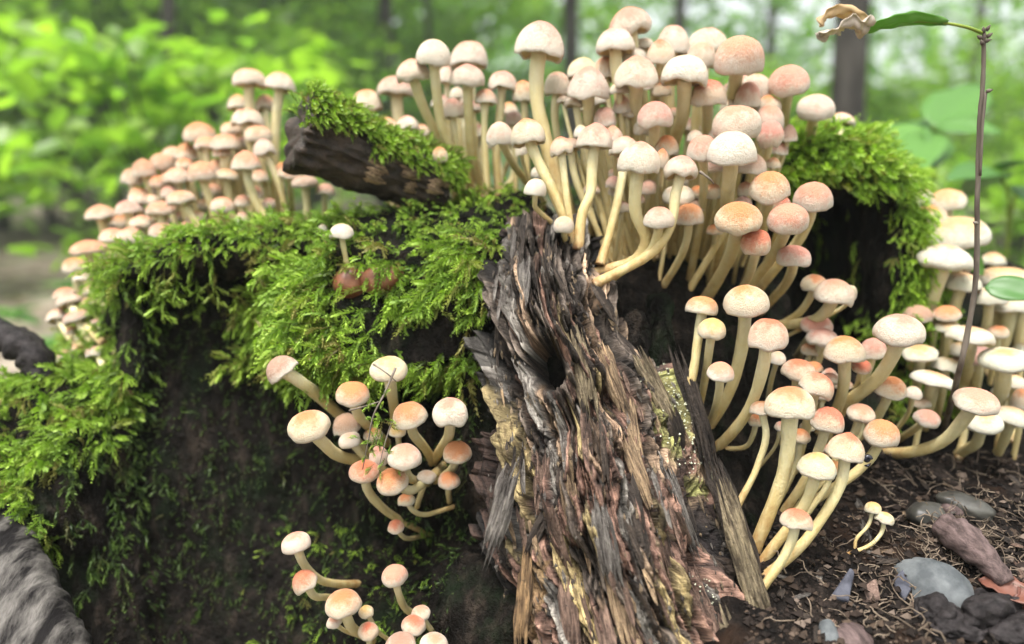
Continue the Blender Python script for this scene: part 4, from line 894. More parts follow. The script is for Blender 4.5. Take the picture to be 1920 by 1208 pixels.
# right front
def dr_(cx, top, w, bot, Y): return [(cx - 10, bot + 30), (cx - 45, bot + 75)]
cluster([
 (1315, 554, 61, 594, 485, 'o', [(1310, 625), (1303, 680), (1290, 740)], 'orange cap close behind a small yellow one beside the ridge'), (1334, 593, 55, 634, 470, 'y', [(1328, 670), (1320, 720), (1306, 790)], 'small yellow topped cap in front of the orange one beside the ridge'),
 (1398, 530, 85, 588, 475, 'o', [(1394, 630), (1380, 700), (1355, 760), (1318, 815)], 'large pale orange cap on a tall curved stem close to the ridge'), (1438, 595, 79, 657, 455, 'r', [(1428, 700), (1408, 760), (1370, 815), (1325, 855)], 'red orange dome on a long stem bowing to the ridge'),
 (1350, 674, 54, 713, 452, 'p', [(1347, 740), (1338, 775), (1318, 825)], 'small white cap with pink crown low beside the ridge'), (1457, 655, 34, 682, 500, 'c', [(1445, 720), (1435, 780)]), (1540, 613, 62, 652, 530, 'p', [(1530, 680), (1490, 730)]),
 (1582, 626, 77, 682, 495, 'o', [(1583, 715), (1572, 760), (1545, 830)], 'peach cap with a dark speck on its side next to the bowing stems'), (1637, 632, 52, 677, 520, 'p', [(1625, 700), (1595, 745), (1560, 800)]), (1495, 671, 65, 715, 490, 'r', [(1490, 750), (1470, 830)]), (1522, 694, 70, 750, 475, 'r', [(1515, 790), (1490, 880)], 'orange cap overlapping the big tilted cream one', dict(tilt=25)), (1553, 687, 38, 722, 520, 'p'),
 (1482, 721, 96, 788, 440, 'o', [(1478, 830), (1468, 890), (1448, 950), (1418, 1020)], 'biggest cream cap tilted on a straight stout stem', dict(tilt=-8, pitchf=-.12)), (1550, 758, 65, 812, 465, 'r', [(1536, 840), (1515, 890), (1470, 960)], 'red topped cap behind the stout stemmed cream one'),
 (1612, 754, 55, 793, 490, 'p', [(1600, 815), (1570, 860), (1530, 900)]), (1583, 804, 73, 869, 435, 'r', [(1578, 900), (1555, 950), (1505, 1020), (1450, 1070)], 'orange red dome on the stem that slants low over the soil', dict(tilt=6)),
 (1530, 841, 75, 899, 430, 'y', [(1520, 920), (1500, 960), (1440, 1040)], 'glossy yellow cap with a red crown low in the group by the ridge'), (1492, 949, 65, 999, 412, 'r', [(1482, 1020), (1460, 1060), (1424, 1110)], 'lowest cap of the group by the ridge with a red point and white fringe'),
 (1650, 781, 69, 839, 470, 'o', [(1638, 850), (1600, 890), (1500, 955)], 'cream and orange cap touching a black snail over the soil'), (1636, 939, 33, 966, 455, 'y', [(1628, 985), (1606, 1010), (1603, 1028)], 'tiny yellow twin mushroom on the soil with the smaller cap', dict(stemw=.75)), (1657, 958, 37, 986, 450, 'y', [(1652, 1000), (1632, 1022), (1604, 1034)], 'tiny yellow twin mushroom on the soil with the larger cap', dict(stemw=.75)),
 (1428, 750, 46, 784, 465, 'o', [(1436, 820), (1418, 880), (1385, 945)]), (1417, 774, 34, 799, 485, 'o', [(1412, 815), (1398, 838), (1365, 842)]), (1463, 787, 24, 808, 480, 'p'), (1684, 586, 95, 647, 480, 'p', [(1672, 670), (1640, 715), (1590, 755), (1550, 800)], 'large pink dome on a thick curved stem next to the black hollow'),
 (1668, 702, 62, 746, 505, 'o', [(1655, 765), (1635, 795), (1600, 830)]), (1711, 722, 34, 749, 530, 'c'), (1737, 765, 49, 798, 510, 'p', [(1715, 805), (1685, 825)]), (1828, 724, 85, 774, 480, 'p', [(1805, 790), (1765, 830), (1710, 848), (1670, 850)], 'pink dome on a long stem lying almost flat over the soil'), (1560, 860, 40, 892, 470, 'o', [(1545, 920), (1500, 980)]), (1500, 800, 40, 835, 480, 'o', [(1490, 880), (1450, 960)]), (1520, 640, 40, 668, 540, 'o', [(1505, 700), (1480, 740)])],
 'in the group beside the ridge', 'mushrooms beside the ridge', dr_)
# right rear: flatter, older caps
def drr(cx, top, w, bot, Y): return [(cx - 4, bot + 35), (cx - 14, bot + 85)]
cluster([
 (1843, 773, 74, 809, 520, 'w', [(1830, 830), (1800, 850)], 'cream flat cap with a dimple below the flat lying pink dome'), (1748, 694, 86, 733, 540, 'w', [(1740, 760), (1730, 800)], 'white flat cap tilted under a green moss sprig', dict(tilt=14)), (1725, 646, 66, 677, 560, 'w'), (1770, 667, 52, 703, 560, 'w', dict(tilt=18)), (1817, 610, 88, 650, 550, 'w', 'wide pale cap crossed by the dark twig', dict(tilt=6)),
 (1882, 653, 94, 694, 535, 'w', [(1878, 730), (1860, 770), (1840, 800)], 'wide white cap on a leaning stem next to the twig'), (1893, 759, 66, 803, 525, 'w', [(1885, 820), (1870, 850)], None, dict(tilt=16)), (1914, 725, 40, 772, 545, 'o'), (1777, 600, 46, 624, 580, 'w'), (1727, 745, 38, 767, 545, 'c'), (1835, 655, 64, 680, 575, 'b'),
 (1776, 355, 68, 389, 680, 'w'), (1720, 354, 56, 391, 690, 'w'), (1742, 385, 64, 421, 655, 'o', 'cap with an orange dimple close to the hanging moss'), (1795, 408, 110, 454, 640, 'w', 'widest cream cap beyond the moss pillar'), (1767, 457, 101, 512, 600, 'w', [(1752, 545), (1738, 600), (1735, 640)], 'broad white cap with an orange centre and thick stem beside the moss pillar'),
 (1802, 509, 70, 545, 610, 'w', [(1792, 570), (1778, 630), (1775, 660)]), (1880, 500, 100, 545, 640, 'w', [(1872, 600), (1850, 690)]), (1856, 534, 60, 572, 605, 'w', [(1850, 610), (1835, 680)]), (1895, 545, 90, 585, 620, 'w', [(1885, 620), (1865, 690)]), (1690, 325, 62, 347, 700, 'w', [(1690, 400), (1695, 470)]), (1697, 342, 40, 360, 690, 'c', [(1700, 400), (1705, 470)]), (1713, 430, 44, 457, 660, 'w'), (1860, 473, 46, 502, 720, 'w', [(1860, 540), (1855, 600)]),
 (1720, 570, 54, 603, 590, 'b'), (1752, 579, 44, 608, 600, 'b'), (1925, 520, 80, 560, 650, 'w', [(1915, 600), (1905, 690)]), (1800, 640, 46, 668, 590, 'w'), (1900, 700, 44, 728, 560, 'w'), (1870, 610, 40, 632, 600, 'o')],
 'near the dark twig', 'flat capped mushrooms near the twig', drr)
# left front, out of the wall below the moss cushion
def dlf(cx, top, w, bot, Y): return [(cx + (760 - cx) * .3, bot + 25), (cx + (770 - cx) * .6, bot + 45)]
cluster([
 (537, 662, 66, 712, 490, 'b', [(572, 722), (600, 745), (650, 790)], 'leaning cap half covered by moss with a thick flattened stem', dict(tilt=-38, stemw=1.3)), (730, 667, 75, 711, 480, 'y', [(734, 735), (738, 760), (742, 800)], 'lumpy yellowish cap with a dark twig lying across it'), (661, 714, 69, 757, 480, 'o', [(670, 775), (690, 800), (725, 830)], 'cream cap with brown crown under the moss fronds'),
 (582, 765, 87, 825, 462, 'o', [(605, 830), (630, 852), (665, 862), (710, 865)], 'largest round cap of the wall group on a sideways stem'), (652, 771, 54, 817, 505, 'b'), (657, 808, 46, 837, 495, 'c'), (770, 750, 71, 803, 465, 'o', [(776, 815), (795, 838), (812, 865)], 'speckled cream cap above a stem pair of the wall group'),  # second cap: darkened by tint for the shade it sits in
 (845, 742, 73, 797, 465, 'p', [(842, 815), (830, 838), (812, 865)], 'pink cap of the wall group beside the dark flank'), (857, 822, 61, 868, 475, 'o', [(850, 876), (838, 888), (820, 900)], 'small orange cap over a swollen pale stem'), (758, 828, 69, 877, 450, 'p', [(762, 888), (775, 900), (800, 905)], 'cream cap with a green needle across it'),
 (712, 828, 40, 872, 475, 'p'), (738, 873, 67, 922, 455, 'o', [(770, 920), (800, 900), (830, 875)], 'orange scurfy cap lowest in the middle of the wall group'), (684, 862, 64, 904, 465, 'r', [(690, 920), (715, 950), (750, 975), (795, 995)], 'cap with torn white side on a long stem curving down'), (841, 880, 45, 915, 475, 'o', [(841, 925), (843, 940)]),
 (762, 924, 36, 949, 480, 'o', [(775, 958), (800, 965), (850, 950)]), (743, 969, 34, 999, 470, 'r', [(755, 1006), (770, 1010), (792, 1005)], 'smallest pink button hanging at the bottom of the wall group'), (745, 798, 36, 818, 500, 'y'), (700, 800, 40, 828, 505, 'o'), (800, 880, 40, 905, 490, 'c')],
 'on the dark wall', 'mushrooms on the dark wall', dlf)
cluster([
 (558, 994, 61, 1040, 445, 'p', [(568, 1055), (595, 1085), (630, 1095), (670, 1095)], 'pink cap with a long stem reaching sideways on the lower dark wall', dict(tilt=-12)), (578, 1061, 55, 1114, 440, 'r', [(590, 1118), (612, 1120), (650, 1125)], 'red topped leaning cap below the pink one on the lower wall', dict(tilt=-28)), (645, 1102, 77, 1160, 425, 'o', [(655, 1170), (670, 1185), (700, 1200)], 'lumpy orange cream cap biggest at the bottom of the wall'),
 (627, 1152, 32, 1178, 430, 'p', [(645, 1182), (680, 1195)]), (690, 1162, 44, 1200, 430, 'r', [(695, 1215), (705, 1235)]), (741, 1055, 54, 1099, 440, 'p', [(748, 1115), (760, 1140), (785, 1160)], 'mauve pink cap on a slim curved stem on the lower wall'), (790, 1132, 42, 1165, 435, 'p', [(800, 1170), (815, 1190)]),
 (776, 1147, 52, 1192, 428, 'r'), (752, 1187, 64, 1228, 415, 'b', [(760, 1240), (780, 1260)]), (813, 1185, 62, 1228, 415, 'p', [(815, 1240), (820, 1260)]), (688, 1130, 32, 1160, 440, 'y')],
 'at the foot of the dark wall', 'mushrooms at the foot of the dark wall', dlf)
# many more, half hidden between the others
rs = random.Random(404)
def filler(n, poly, wr, yr, tints, where, group, default, warm=False):
    out = []; tries = 0; xs_ = [p[0] for p in poly]; ys_ = [p[1] for p in poly]
    while len(out) < n and tries < 4000:
        tries += 1; x, y = rs.uniform(min(xs_), max(xs_)), rs.uniform(min(ys_), max(ys_))
        if not in_poly(np.array([[x, y]]), poly)[0] or any((x - q[0]) ** 2 + (y - q[1]) ** 2 < 17 ** 2 for q in out): continue
        w_ = rs.uniform(*wr); out.append((x, y, w_, y + w_ * rs.uniform(.5, .68), rs.uniform(*yr), rs.choice(tints)))
    cluster(out, where, group, default, warm)
filler(36, [(1060, 150), (1190, 90), (1400, 110), (1480, 200), (1450, 320), (1330, 350), (1130, 340), (1060, 270)], (30, 46), (575, 650), 'ppcob', 'in the main cluster', 'mushrooms of the main cluster', dm)
filler(12, [(1090, 330), (1420, 330), (1400, 430), (1130, 430)], (26, 36), (545, 580), 'pob', 'in the main cluster', 'mushrooms of the main cluster', lambda cx, top, w, bot, Y: [(cx - 4, bot + 35), (cx - 14, bot + 95)])
filler(12, [(700, 180), (960, 170), (960, 270), (830, 300), (740, 260)], (28, 42), (650, 700), 'ppo', 'in the row behind the branch', 'mushrooms behind the branch', dc)
filler(16, [(250, 330), (470, 250), (500, 400), (300, 420), (230, 420)], (28, 40), (690, 740), 'ppo', 'on the bank behind the rim', 'mushrooms on the bank behind the rim', dl, True)
filler(14, [(1720, 560), (1920, 540), (1920, 780), (1760, 780)], (34, 56), (580, 660), 'wwo', 'near the dark twig', 'flat capped mushrooms near the twig', drr)
filler(12, [(1470, 660), (1600, 640), (1660, 780), (1560, 900), (1480, 860)], (28, 40), (490, 540), 'orp', 'in the group beside the ridge', 'mushrooms beside the ridge', dr_)
ws = {}
for m_ in MUSH: ws.setdefault(m_['group'], []).append(m_['w'])
for m_ in MUSH:
    if m_['label'] is None:
        a = sorted(ws[m_['group']]); q = a.index(m_['w']) / max(1, len(a) - 1)
        size = 'tiny' if q < .18 else 'small' if q < .45 else 'middling' if q < .75 else 'large'
        bend = 'bent stem' if m_['bend'] > .13 else 'curved stem' if m_['bend'] > .055 else 'straight stem'
        shape = 'flattish' if m_['aspect'] < .42 else 'round' if m_['aspect'] > .6 else 'domed'
        if m_['tint'] == 'w': shape = 'spread'
        m_['label'] = f"{size} {WORD[m_['tint']]} {shape} mushroom with {bend} {m_['where']}"
    tag(m_['root'], m_['label'], 'mushroom', m_['group'])

# ------------------------------------------------------------------ things on the soil and around the stump
def pebble(name, c, dims, mat, label, seed, rot=(0, 0, 0), cat='stone', group=None, rough=.10, sub=4):
    b2 = bmesh.new(); bmesh.ops.create_icosphere(b2, subdivisions=sub, radius=1)
    for v in b2.verts:
        p = v.co.copy(); q = p * 1.1 + Vector((seed * 5.3, 0, 0))
        v.co = p * (1 + rough * 1.6 * noise.noise(q) + rough * .5 * noise.noise(q * 3) + rough * .2 * noise.noise(q * 9)); v.co = Vector((v.co.x * dims[0], v.co.y * dims[1], v.co.z * dims[2]))
    me = bpy.data.meshes.new(name); b2.to_mesh(me); b2.free(); me.polygons.foreach_set('use_smooth', np.ones(len(me.polygons), bool))
    o = obj(name, me, mat); o.location = c; o.rotation_euler = rot; tag(o, label, cat, group); return o
def on_soil(px, py, lift=0.0):
    h1 = hit(px, py, (bvh_soil, bvh_body)); p = h1[0] if h1 else at(px, py, .45)
    return p + Vector((0, 0, lift))
pebble('stone', on_soil(1752, 1116, .000), (.019, .027, .019), M['pebble_blue'], 'smooth blue grey stone half buried in the root tangle', 1, (.25, .1, .75))
pebble('stone', on_soil(1742, 960, -.002), (.016, .012, .009), M['pebble_dark'], 'dark rounded pebble beside the longer dark one', 2, (0, .1, .3), group='dark pebbles on the soil')
pebble('stone', on_soil(1812, 948, -.001), (.019, .011, .008), M['pebble_dark'], 'longest dark oval pebble on the soil', 3, (0, .25, -.35), group='dark pebbles on the soil')
pebble('stone', on_soil(1784, 958, .0), (.007, .007, .005), M['pink_wood'], 'tiny pinkish pebble between the two dark ones', 4)
pebble('stone', on_soil(1600, 1196, .0), (.012, .010, .006), M['pink_wood'], 'pale pinkish flat stone among the crumbs at the ridge foot', 5, (.2, 0, .4))
pebble('stone', on_soil(1553, 1190, .001), (.006, .010, .005), M['pebble_blue'], 'small bluish chip with pale lichen near the ridge foot', 6, (.2, .3, -.2))
for k, (px, py, sx, sy) in enumerate(((1850, 1165, .032, .018), (1795, 1190, .018, .012), (1760, 1160, .012, .010), (1905, 1190, .02, .014))):
    pebble('soil_clod', on_soil(px, py, .004), (sx, sy, .014 if k == 0 else .008), M['clod'], ('large wet black soil clod under the red leaf', 'black soil clod below the blue grey stone', 'small black soil clod against the blue grey stone', 'rounded black soil clod beside the large wet one')[k], 10 + k, (0, 0, .4), 'soil', 'soil clods', .34, 5)
def chip(name, pts, th, mat, label, cat, group=None):
    b2 = bmesh.new(); P = [on_soil(px, py) + Vector((0, -.001, .0015 + dz)) for px, py, dz in pts]; c = sum(P, Vector()) / len(P)
    vs = [b2.verts.new(p - c) for p in P] + [b2.verts.new(p - c + Vector((0, th * .5, -th))) for p in P]
    bmesh.ops.convex_hull(b2, input=vs); bmesh.ops.bevel(b2, geom=b2.edges[:], offset=th * .18, segments=1, affect='EDGES')
    me = bpy.data.meshes.new(name); b2.to_mesh(me); b2.free(); o = obj(name, me, mat); o.location = c; return tag(o, label, cat, group)
chip('slate_chip', [(1556, 1120, .0), (1592, 1082, .006), (1600, 1088, .005), (1590, 1130, .0)], .004, M['slate'], 'bluish slate chip with a pointed corner beside the brown chip', 'stone chip', 'slate chips')
chip('slate_chip', [(1672, 1090, .0), (1690, 1080, .004), (1708, 1110, .002), (1695, 1128, .0)], .003, M['slate'], 'bluish slate chip leaning on the blue grey stone', 'stone chip', 'slate chips')
chip('wood_chip', [(1616, 1108, .002), (1640, 1098, .005), (1650, 1130, .002), (1618, 1132, .0)], .005, M['chip_pink'], 'squarish brown wood chip beside the pointed slate chip', 'wood chip')
rs = random.Random(21)
CH = {}
for k in range(70):
    px, py = rs.uniform(1440, 1915), rs.uniform(905, 1205)
    if 1695 < px < 1830 and 1030 < py < 1190: continue
    p = on_soil(px, py, .0008); kind_ = rs.choice(('dark', 'dark', 'grey', 'pink', 'tan', 'dark')); o = obj('wood_crumb', SPL[kind_, rs.randrange(3)])
    s_ = rs.uniform(.35, .75); o.matrix_basis = Matrix.Translation(p) @ Matrix.Rotation(rs.uniform(0, 6.3), 4, 'Z') @ Matrix.Rotation(rs.gauss(0, .35), 4, 'X') @ Matrix.Diagonal((s_ * 1.2, s_ * .8, s_, 1))
    tag(o, {'dark': 'blackish splinter of rotten wood lying on the soil', 'grey': 'grey splinter of rotten wood lying on the soil', 'pink': 'pinkish splinter of rotten wood lying on the soil', 'tan': 'tan splinter of rotten wood lying on the soil'}[kind_], 'wood crumb', 'wood splinters on the soil')
J = Join(); rs = random.Random(63)
for k in range(2600):
    px, py = rs.uniform(1400, 1930), rs.uniform(850, 1230)
    h1 = bvh_soil.ray_cast(CAM, ray(px, py))
    if h1[0] is None: continue
    r = rs.uniform(.0006, .0024) * rs.choice((.6, .8, 1, 1.5)); c = h1[0] + Vector((0, 0, r * .3))
    V = [c + Vector((x * r * rs.uniform(.6, 1.6), y * r * rs.uniform(.6, 1.6), z * r * rs.uniform(.6, 1.1))) for x, y, z in ((1, .2, 0), (-1, 0, .2), (.1, 1, 0), (0, -1, .1), (.2, 0, 1), (0, 0, -1))]
    J.add(V, [(0, 2, 4), (2, 1, 4), (1, 3, 4), (3, 0, 4), (2, 0, 5), (1, 2, 5), (3, 1, 5), (0, 3, 5)], [rs.random()] * 6)
crm, cnt_, cb_ = material('soil_crumbs'); cb_.inputs['Roughness'].default_value = .85; cb_.inputs['Specular IOR Level'].default_value = .08
lk(cnt_, ramp(cnt_, attr(cnt_, 't'), [(0, (.006, .005, .0045)), (.55, (.022, .016, .013)), (.85, (.06, .042, .03)), (1, (.13, .10, .08))]), cb_.inputs['Base Color'])
tag(obj('soil_crumbs', J.mesh('soil_crumbs', False), crm), 'dark crumbs of earth and rotten wood strewn over the soil', 'soil', kind='stuff')
# stick, red leaf, roots
pst = catmull([on_soil(1765, 1012, .010), on_soil(1800, 1040, .011), on_soil(1840, 1072, .010), on_soil(1885, 1112, .006)], 26)
stick = obj('stick', tube('stick', pst, [.0085 + .002 * math.sin(i * .2) for i in range(26)], 20, .28, 4), M['pink_wood']); tag(stick, 'thick pinkish weathered stick lying among fine roots', 'stick')
def leaf_mesh(name, L, W, curl=.2, fold=.25, nx=6, ny=12, wave=.03, seed=0, tipcurl=0.0, rag=0.0):
    V = []; 
    for j in range(ny + 1):
        t = j / ny; w = W * .5 * (math.sin(math.pi * min(1, t ** .8)) ** .75) * (1 - .25 * t) + W * .01
        for i in range(nx + 1):
            s_ = i / nx * 2 - 1; x = s_ * w * (1 + rag * noise.noise(Vector((t * 9, s_ * 2, seed)))); z = abs(s_) * w * fold - curl * L * t * t + wave * L * noise.noise(Vector((t * 4, s_ * 2.2, seed + .5)))
            V.append((x, L * t, z + tipcurl * L * max(0, t - .55) ** 2))
    me = mesh(name, V, grid_faces(nx + 1, ny + 1), True)
    return me
def place_leaf(name, me, mat, p, d, n, parent=None, scale=1.0):
    d = Vector(d).normalized(); n = Vector(n); n = (n - d * n.dot(d)).normalized(); x = d.cross(n)
    o = obj(name, me, mat, parent)
    mt = Matrix.Translation(p) @ Matrix((x, d, n)).transposed().to_4x4() @ Matrix.Scale(scale, 4)
    if parent is not None: o.matrix_parent_inverse = Matrix.Translation(-parent.location)
    o.matrix_basis = mt; return o
def thick(o, t):
    md_ = o.modifiers.new('thickness', 'SOLIDIFY'); md_.thickness = t; md_.offset = 0; return o
rl = place_leaf('dead_leaf', leaf_mesh('dead_leaf', .04, .02, .1, .3, wave=.09, seed=4, rag=.3), M['red_leaf'], on_soil(1832, 1105, .006), at(1930, 1135, .41) - at(1832, 1105, .43), (0.1, -.5, .9)); tag(thick(rl, .0005), 'reddish brown dead leaf curled over the end of the stick', 'leaf')
rl2 = place_leaf('dead_leaf', leaf_mesh('dead_leaf', .03, .02, .15, .3, wave=.07, seed=6, rag=.3), M['red_leaf'], on_soil(1898, 1150, .004), (1, .1, .2), (0, -.7, .7)); tag(thick(rl2, .0005), 'small orange red leaf scrap beside the wet clod', 'leaf')
J = Join(); rs = random.Random(31)
for k in range(420):
    a = rs.random()
    if a < .65: px, py = rs.gauss(1790, 75), rs.gauss(1000, 62)
    elif a < .8: px, py = rs.gauss(1690, 50), rs.gauss(1150, 40)
    else: px, py = rs.uniform(1450, 1915), rs.uniform(860, 1210)
    if px < 1450 or py < 880 and px < 1640: continue
    p = on_soil(px, py, .001); d = Vector((rs.gauss(0, 1), rs.gauss(0, .5), rs.gauss(.1, .4))).normalized(); L = rs.uniform(.006, .028); P = [p]
    for q in range(6):
        d = (d + Vector((rs.gauss(0, .45), rs.gauss(0, .45), rs.gauss(0, .35)))).normalized(); n_ = P[-1] + d * L / 6
        s2 = bvh_soil.ray_cast(Vector((n_.x, n_.y, 1)), Vector((0, 0, -1)))[0]
        if s2: n_.z = s2.z + min(max(n_.z - s2.z, .0008), .010)
        P.append(n_)
    r = rs.uniform(.00022, .00065); V, Fq, T = tube_arrays(P, [r * (1 - .5 * i / 6) for i in range(7)], 4, 0, 0, False); J.add(V, Fq, T)
tag(obj('fine_roots', J.mesh('fine_roots'), M['root']), 'tangle of thin pale brown roots and fibres over the dark soil', 'roots', kind='stuff')
# small snail-like black beetle berry by the cap, grey log and charred lump at the left
sn = empty('snail', at(1627, 868, .455)); tag(sn, 'tiny shiny black snail beside the cream and orange cap', 'snail')
def child(name, me, mat, parent, **kw):
    o = obj(name, me, mat, parent); o.matrix_parent_inverse = Matrix.Translation(-parent.location); return tag(o, **kw)
sp = [at(1627, 861, .455) + Vector((math.cos(t) * .0016 * (1 - t / 26), .0009 * t / 6, math.sin(t) * .0016 * (1 - t / 26))) for t in np.linspace(0, 15, 40)]
child('shell', tube('shell', sp, [.0017 * (1 - .7 * i / 39) for i in range(40)], 10), M['black'], sn)
child('foot', tube('foot', [at(1622, 873, .455), at(1627, 874, .453), at(1632, 870, .455)], [.0006, .0011, .0005], 8), M['black'], sn)
lg = catmull([at(-45, 985, .50), at(5, 1080, .465), at(60, 1200, .43), at(120, 1330, .40)], 40)
o = obj('grey_log', tube('grey_log', lg, [.027 + .0008 * math.sin(i * .9) + .0006 * math.sin(i * 2.3) for i in range(40)], 48, .07, 8), M['grey_log']); tag(o, 'weathered grey log lying against the mossy shoulder', 'log')
o = obj('charred_stick', tube('charred_stick', catmull([at(-60, 610, .62), at(10, 632, .60), at(50, 655, .59), at(72, 690, .585), at(80, 730, .585)], 24), [.012, .013, .0125, .0135] * 5 + [.012, .010, .009, .008], 18, .5, 3), M['clod']); tag(o, 'blackened knobbly stick end above the mossy shoulder', 'stick')
# brown nuts in the moss
for k, (px, py, Y, d3, lab, rz) in enumerate(((655, 528, .512, (.0125, .011, .0125), 'dull mauve brown nut half sunk in the moss', .4), (716, 520, .522, (.0165, .011, .0115), 'glossy brown nut beside the dull one in the moss', -.15))):
    h1 = hit(px, py, (bvh_body,)); c = h1[0] + Vector((0, .001, -.002)) if h1 else at(px, py, Y)
    nt_ = empty('nut', c); tag(nt_, lab, 'nut', 'nuts in the moss')
    sh_ = pebble('nut_shell', c, d3, M['nut'], None, 40 + k, (0, rz, .2), None, None, .04); sh_.location = (0, 0, 0); sh_.parent = nt_
    tip = obj('nut_tip', tube('nut_tip', [Vector((d3[0] * .7, -.004, d3[2] * .55)), Vector((d3[0] * .9, -.005, d3[2] * .7)), Vector((d3[0] * 1.05, -.005, d3[2] * .8))], [.003, .002, .0006], 8), M['nut'], nt_)
# thin dead twigs in the wall group and on caps
def twig(P, r, label, mat='twig', name='thin_twig'):
    P = catmull([at(*p) for p in P], 16); o = obj(name, tube(name, P, [r * (1.1 - .6 * i / 15) for i in range(16)], 7, .3, 3), M[mat]); tag(o, label, 'twig', 'thin dead twigs'); return o
twig([(742, 690, .455), (720, 740, .452), (700, 780, .448), (690, 830, .45), (680, 880, .455)], .0007, 'thin mossy twig hanging through the wall group')
twig([(700, 683, .455), (725, 700, .450), (742, 715, .462)], .0006, 'hair thin dark twig lying across the lumpy yellowish cap')
twig([(655, 770, .46), (690, 760, .455), (715, 752, .458)], .0006, 'short reddish twig crossing the stems of the wall group')
twig([(735, 790, .46), (722, 830, .45), (712, 870, .448)], .0005, 'thread thin dark twig in front of the torn cap')
twig([(1312, 322, .50), (1330, 335, .497), (1338, 345, .50)], .0009, 'tiny black twig scrap stuck on a pale stem')
tm = obj('moss_sprig', moss_mesh('moss_sprig', np.array([tuple(at(710 + RNG.normal(0, 12), 740 + 60 * RNG.random() + 40 * k, .45)) for k in range(3) for _ in range(14)]), RNG.normal(0, 1, (42, 3)) + np.array((0, -.2, -.3)), RNG.uniform(.005, .012, 42), ('short',)), M['moss']); tag(tm, 'bits of moss caught on the hanging twig', 'moss', kind='stuff')

# ------------------------------------------------------------------ leafless sapling with one curled leaf
sap = empty('sapling', on_soil(1768, 800)); tag(sap, 'slim dark sapling stem bearing one curled half dead leaf', 'sapling')
stp = catmull([at(1845, 62, .485), at(1843, 150, .487), at(1836, 250, .49), at(1832, 400, .492), at(1830, 520, .495), at(1815, 620, .50), at(1795, 710, .51), on_soil(1768, 800) + Vector((0, 0, -.01))], 60)
child('trunk', tube('trunk', stp, [.0012 + .0010 * (i / 59) for i in range(60)], 10, .3, 2), M['twig'], sap)
sp2 = catmull([at(1849, 172, .486), at(1842, 240, .486), at(1838, 330, .488)], 14); child('side_shoot', tube('side_shoot', sp2, .0009, 8, .2), M['twig'], sap)
for (px, py, dx, dz) in ((1844, 62, -.3, 1), (1849, 58, .5, 1), (1840, 72, -1, .4), (1846, 78, 1, .3), (1850, 70, 1, .8), (1843, 84, -.6, .6), (1849, 172, 1, .3), (1832, 420, -1, .4)):
    p = at(px, py, .485); child('bud', tube('bud', [p, p + Vector((dx, -.3, dz)).normalized() * .0016, p + Vector((dx, -.3, dz)).normalized() * .0038], [.0011, .0013, .0003], 8), M['twig'], sap)
pt = catmull([at(1841, 62, .485), at(1815, 52, .483), at(1775, 44, .482), at(1720, 40, .48), at(1660, 44, .478), at(1640, 48, .477)], 30)
child('leaf_stalk', tube('leaf_stalk', pt, [.0011 - .0006 * i / 29 for i in range(30)], 8), M['stalk'], sap)
def blade(name, spine, halfw, mat, fold, seed, wave=.003, label=None):
    V = []; nx = 8; n = len(spine)
    for i, p in enumerate(spine):
        t = i / (n - 1); tg = (spine[min(i + 1, n - 1)] - spine[max(0, i - 1)]).normalized(); s_ = tg.cross(Vector((0, .55, .8))).normalized(); u_ = s_.cross(tg)
        for k in range(nx + 1):
            q = k / nx * 2 - 1; w = halfw(t); V.append(p + s_ * q * w + u_ * (abs(q) * w * fold(t) + wave * noise.noise(Vector((t * 6, q * 2, seed)))))
    o = child(name, mesh(name, V, grid_faces(nx + 1, n)), mat, sap, label=label); return thick(o, .0004)
blade('leaf', catmull([at(1775, 45, .482), at(1720, 40, .478), at(1670, 46, .474), at(1625, 58, .472)], 24), lambda t: .0058 * math.sin(math.pi * min(1, .08 + t * .8)) ** .7, M['plant_leaf'], lambda t: .35, 2, .002)
M['dry_leaf2'] = leaf_material('dead_leaf_pink', (0.40, 0.33, 0.29), (0.52, 0.45, 0.41), .6, .3, .3, False)
blade('withered_tip', catmull([at(1630, 56, .472), at(1605, 52, .470), at(1570, 55, .468), at(1532, 62, .468)], 22), lambda t: .0062 * (1 - .45 * t) * (1 + .25 * math.sin(t * 17)), M['dry_leaf2'], lambda t: .8 * math.sin(t * 5), 8, .006, 'withered tan end of the leaf')
blade('withered_tip', catmull([at(1626, 50, .474), at(1605, 36, .474), at(1575, 28, .474), at(1552, 36, .472), at(1540, 50, .470)], 22), lambda t: .0045 * math.sin(math.pi * (.12 + .85 * t)) ** .6, M['dry_leaf'], lambda t: .9, 14, .005, 'rolled brown edge of the leaf')
# fallen leaf lying on the flat caps
fl = place_leaf('fallen_leaf', leaf_mesh('fallen_leaf', .045, .026, .06, .15, wave=.03, seed=12), M['plant_leaf'], at(1846, 540, .575), at(1945, 545, .56) - at(1846, 540, .575), (-.1, -.75, .65)); tag(thick(fl, .0005), 'blue green leaf lying on the flat white caps', 'leaf')
fl2 = place_leaf('fallen_leaf', leaf_mesh('fallen_leaf', .03, .02, .2, .2, wave=.03, seed=15), M['plant_leaf'], at(1800, 468, .63), (.6, -.2, -.55), (-.2, -.8, .5)); tag(thick(fl2, .0005), 'bright green leaf behind the widest cream cap', 'leaf')

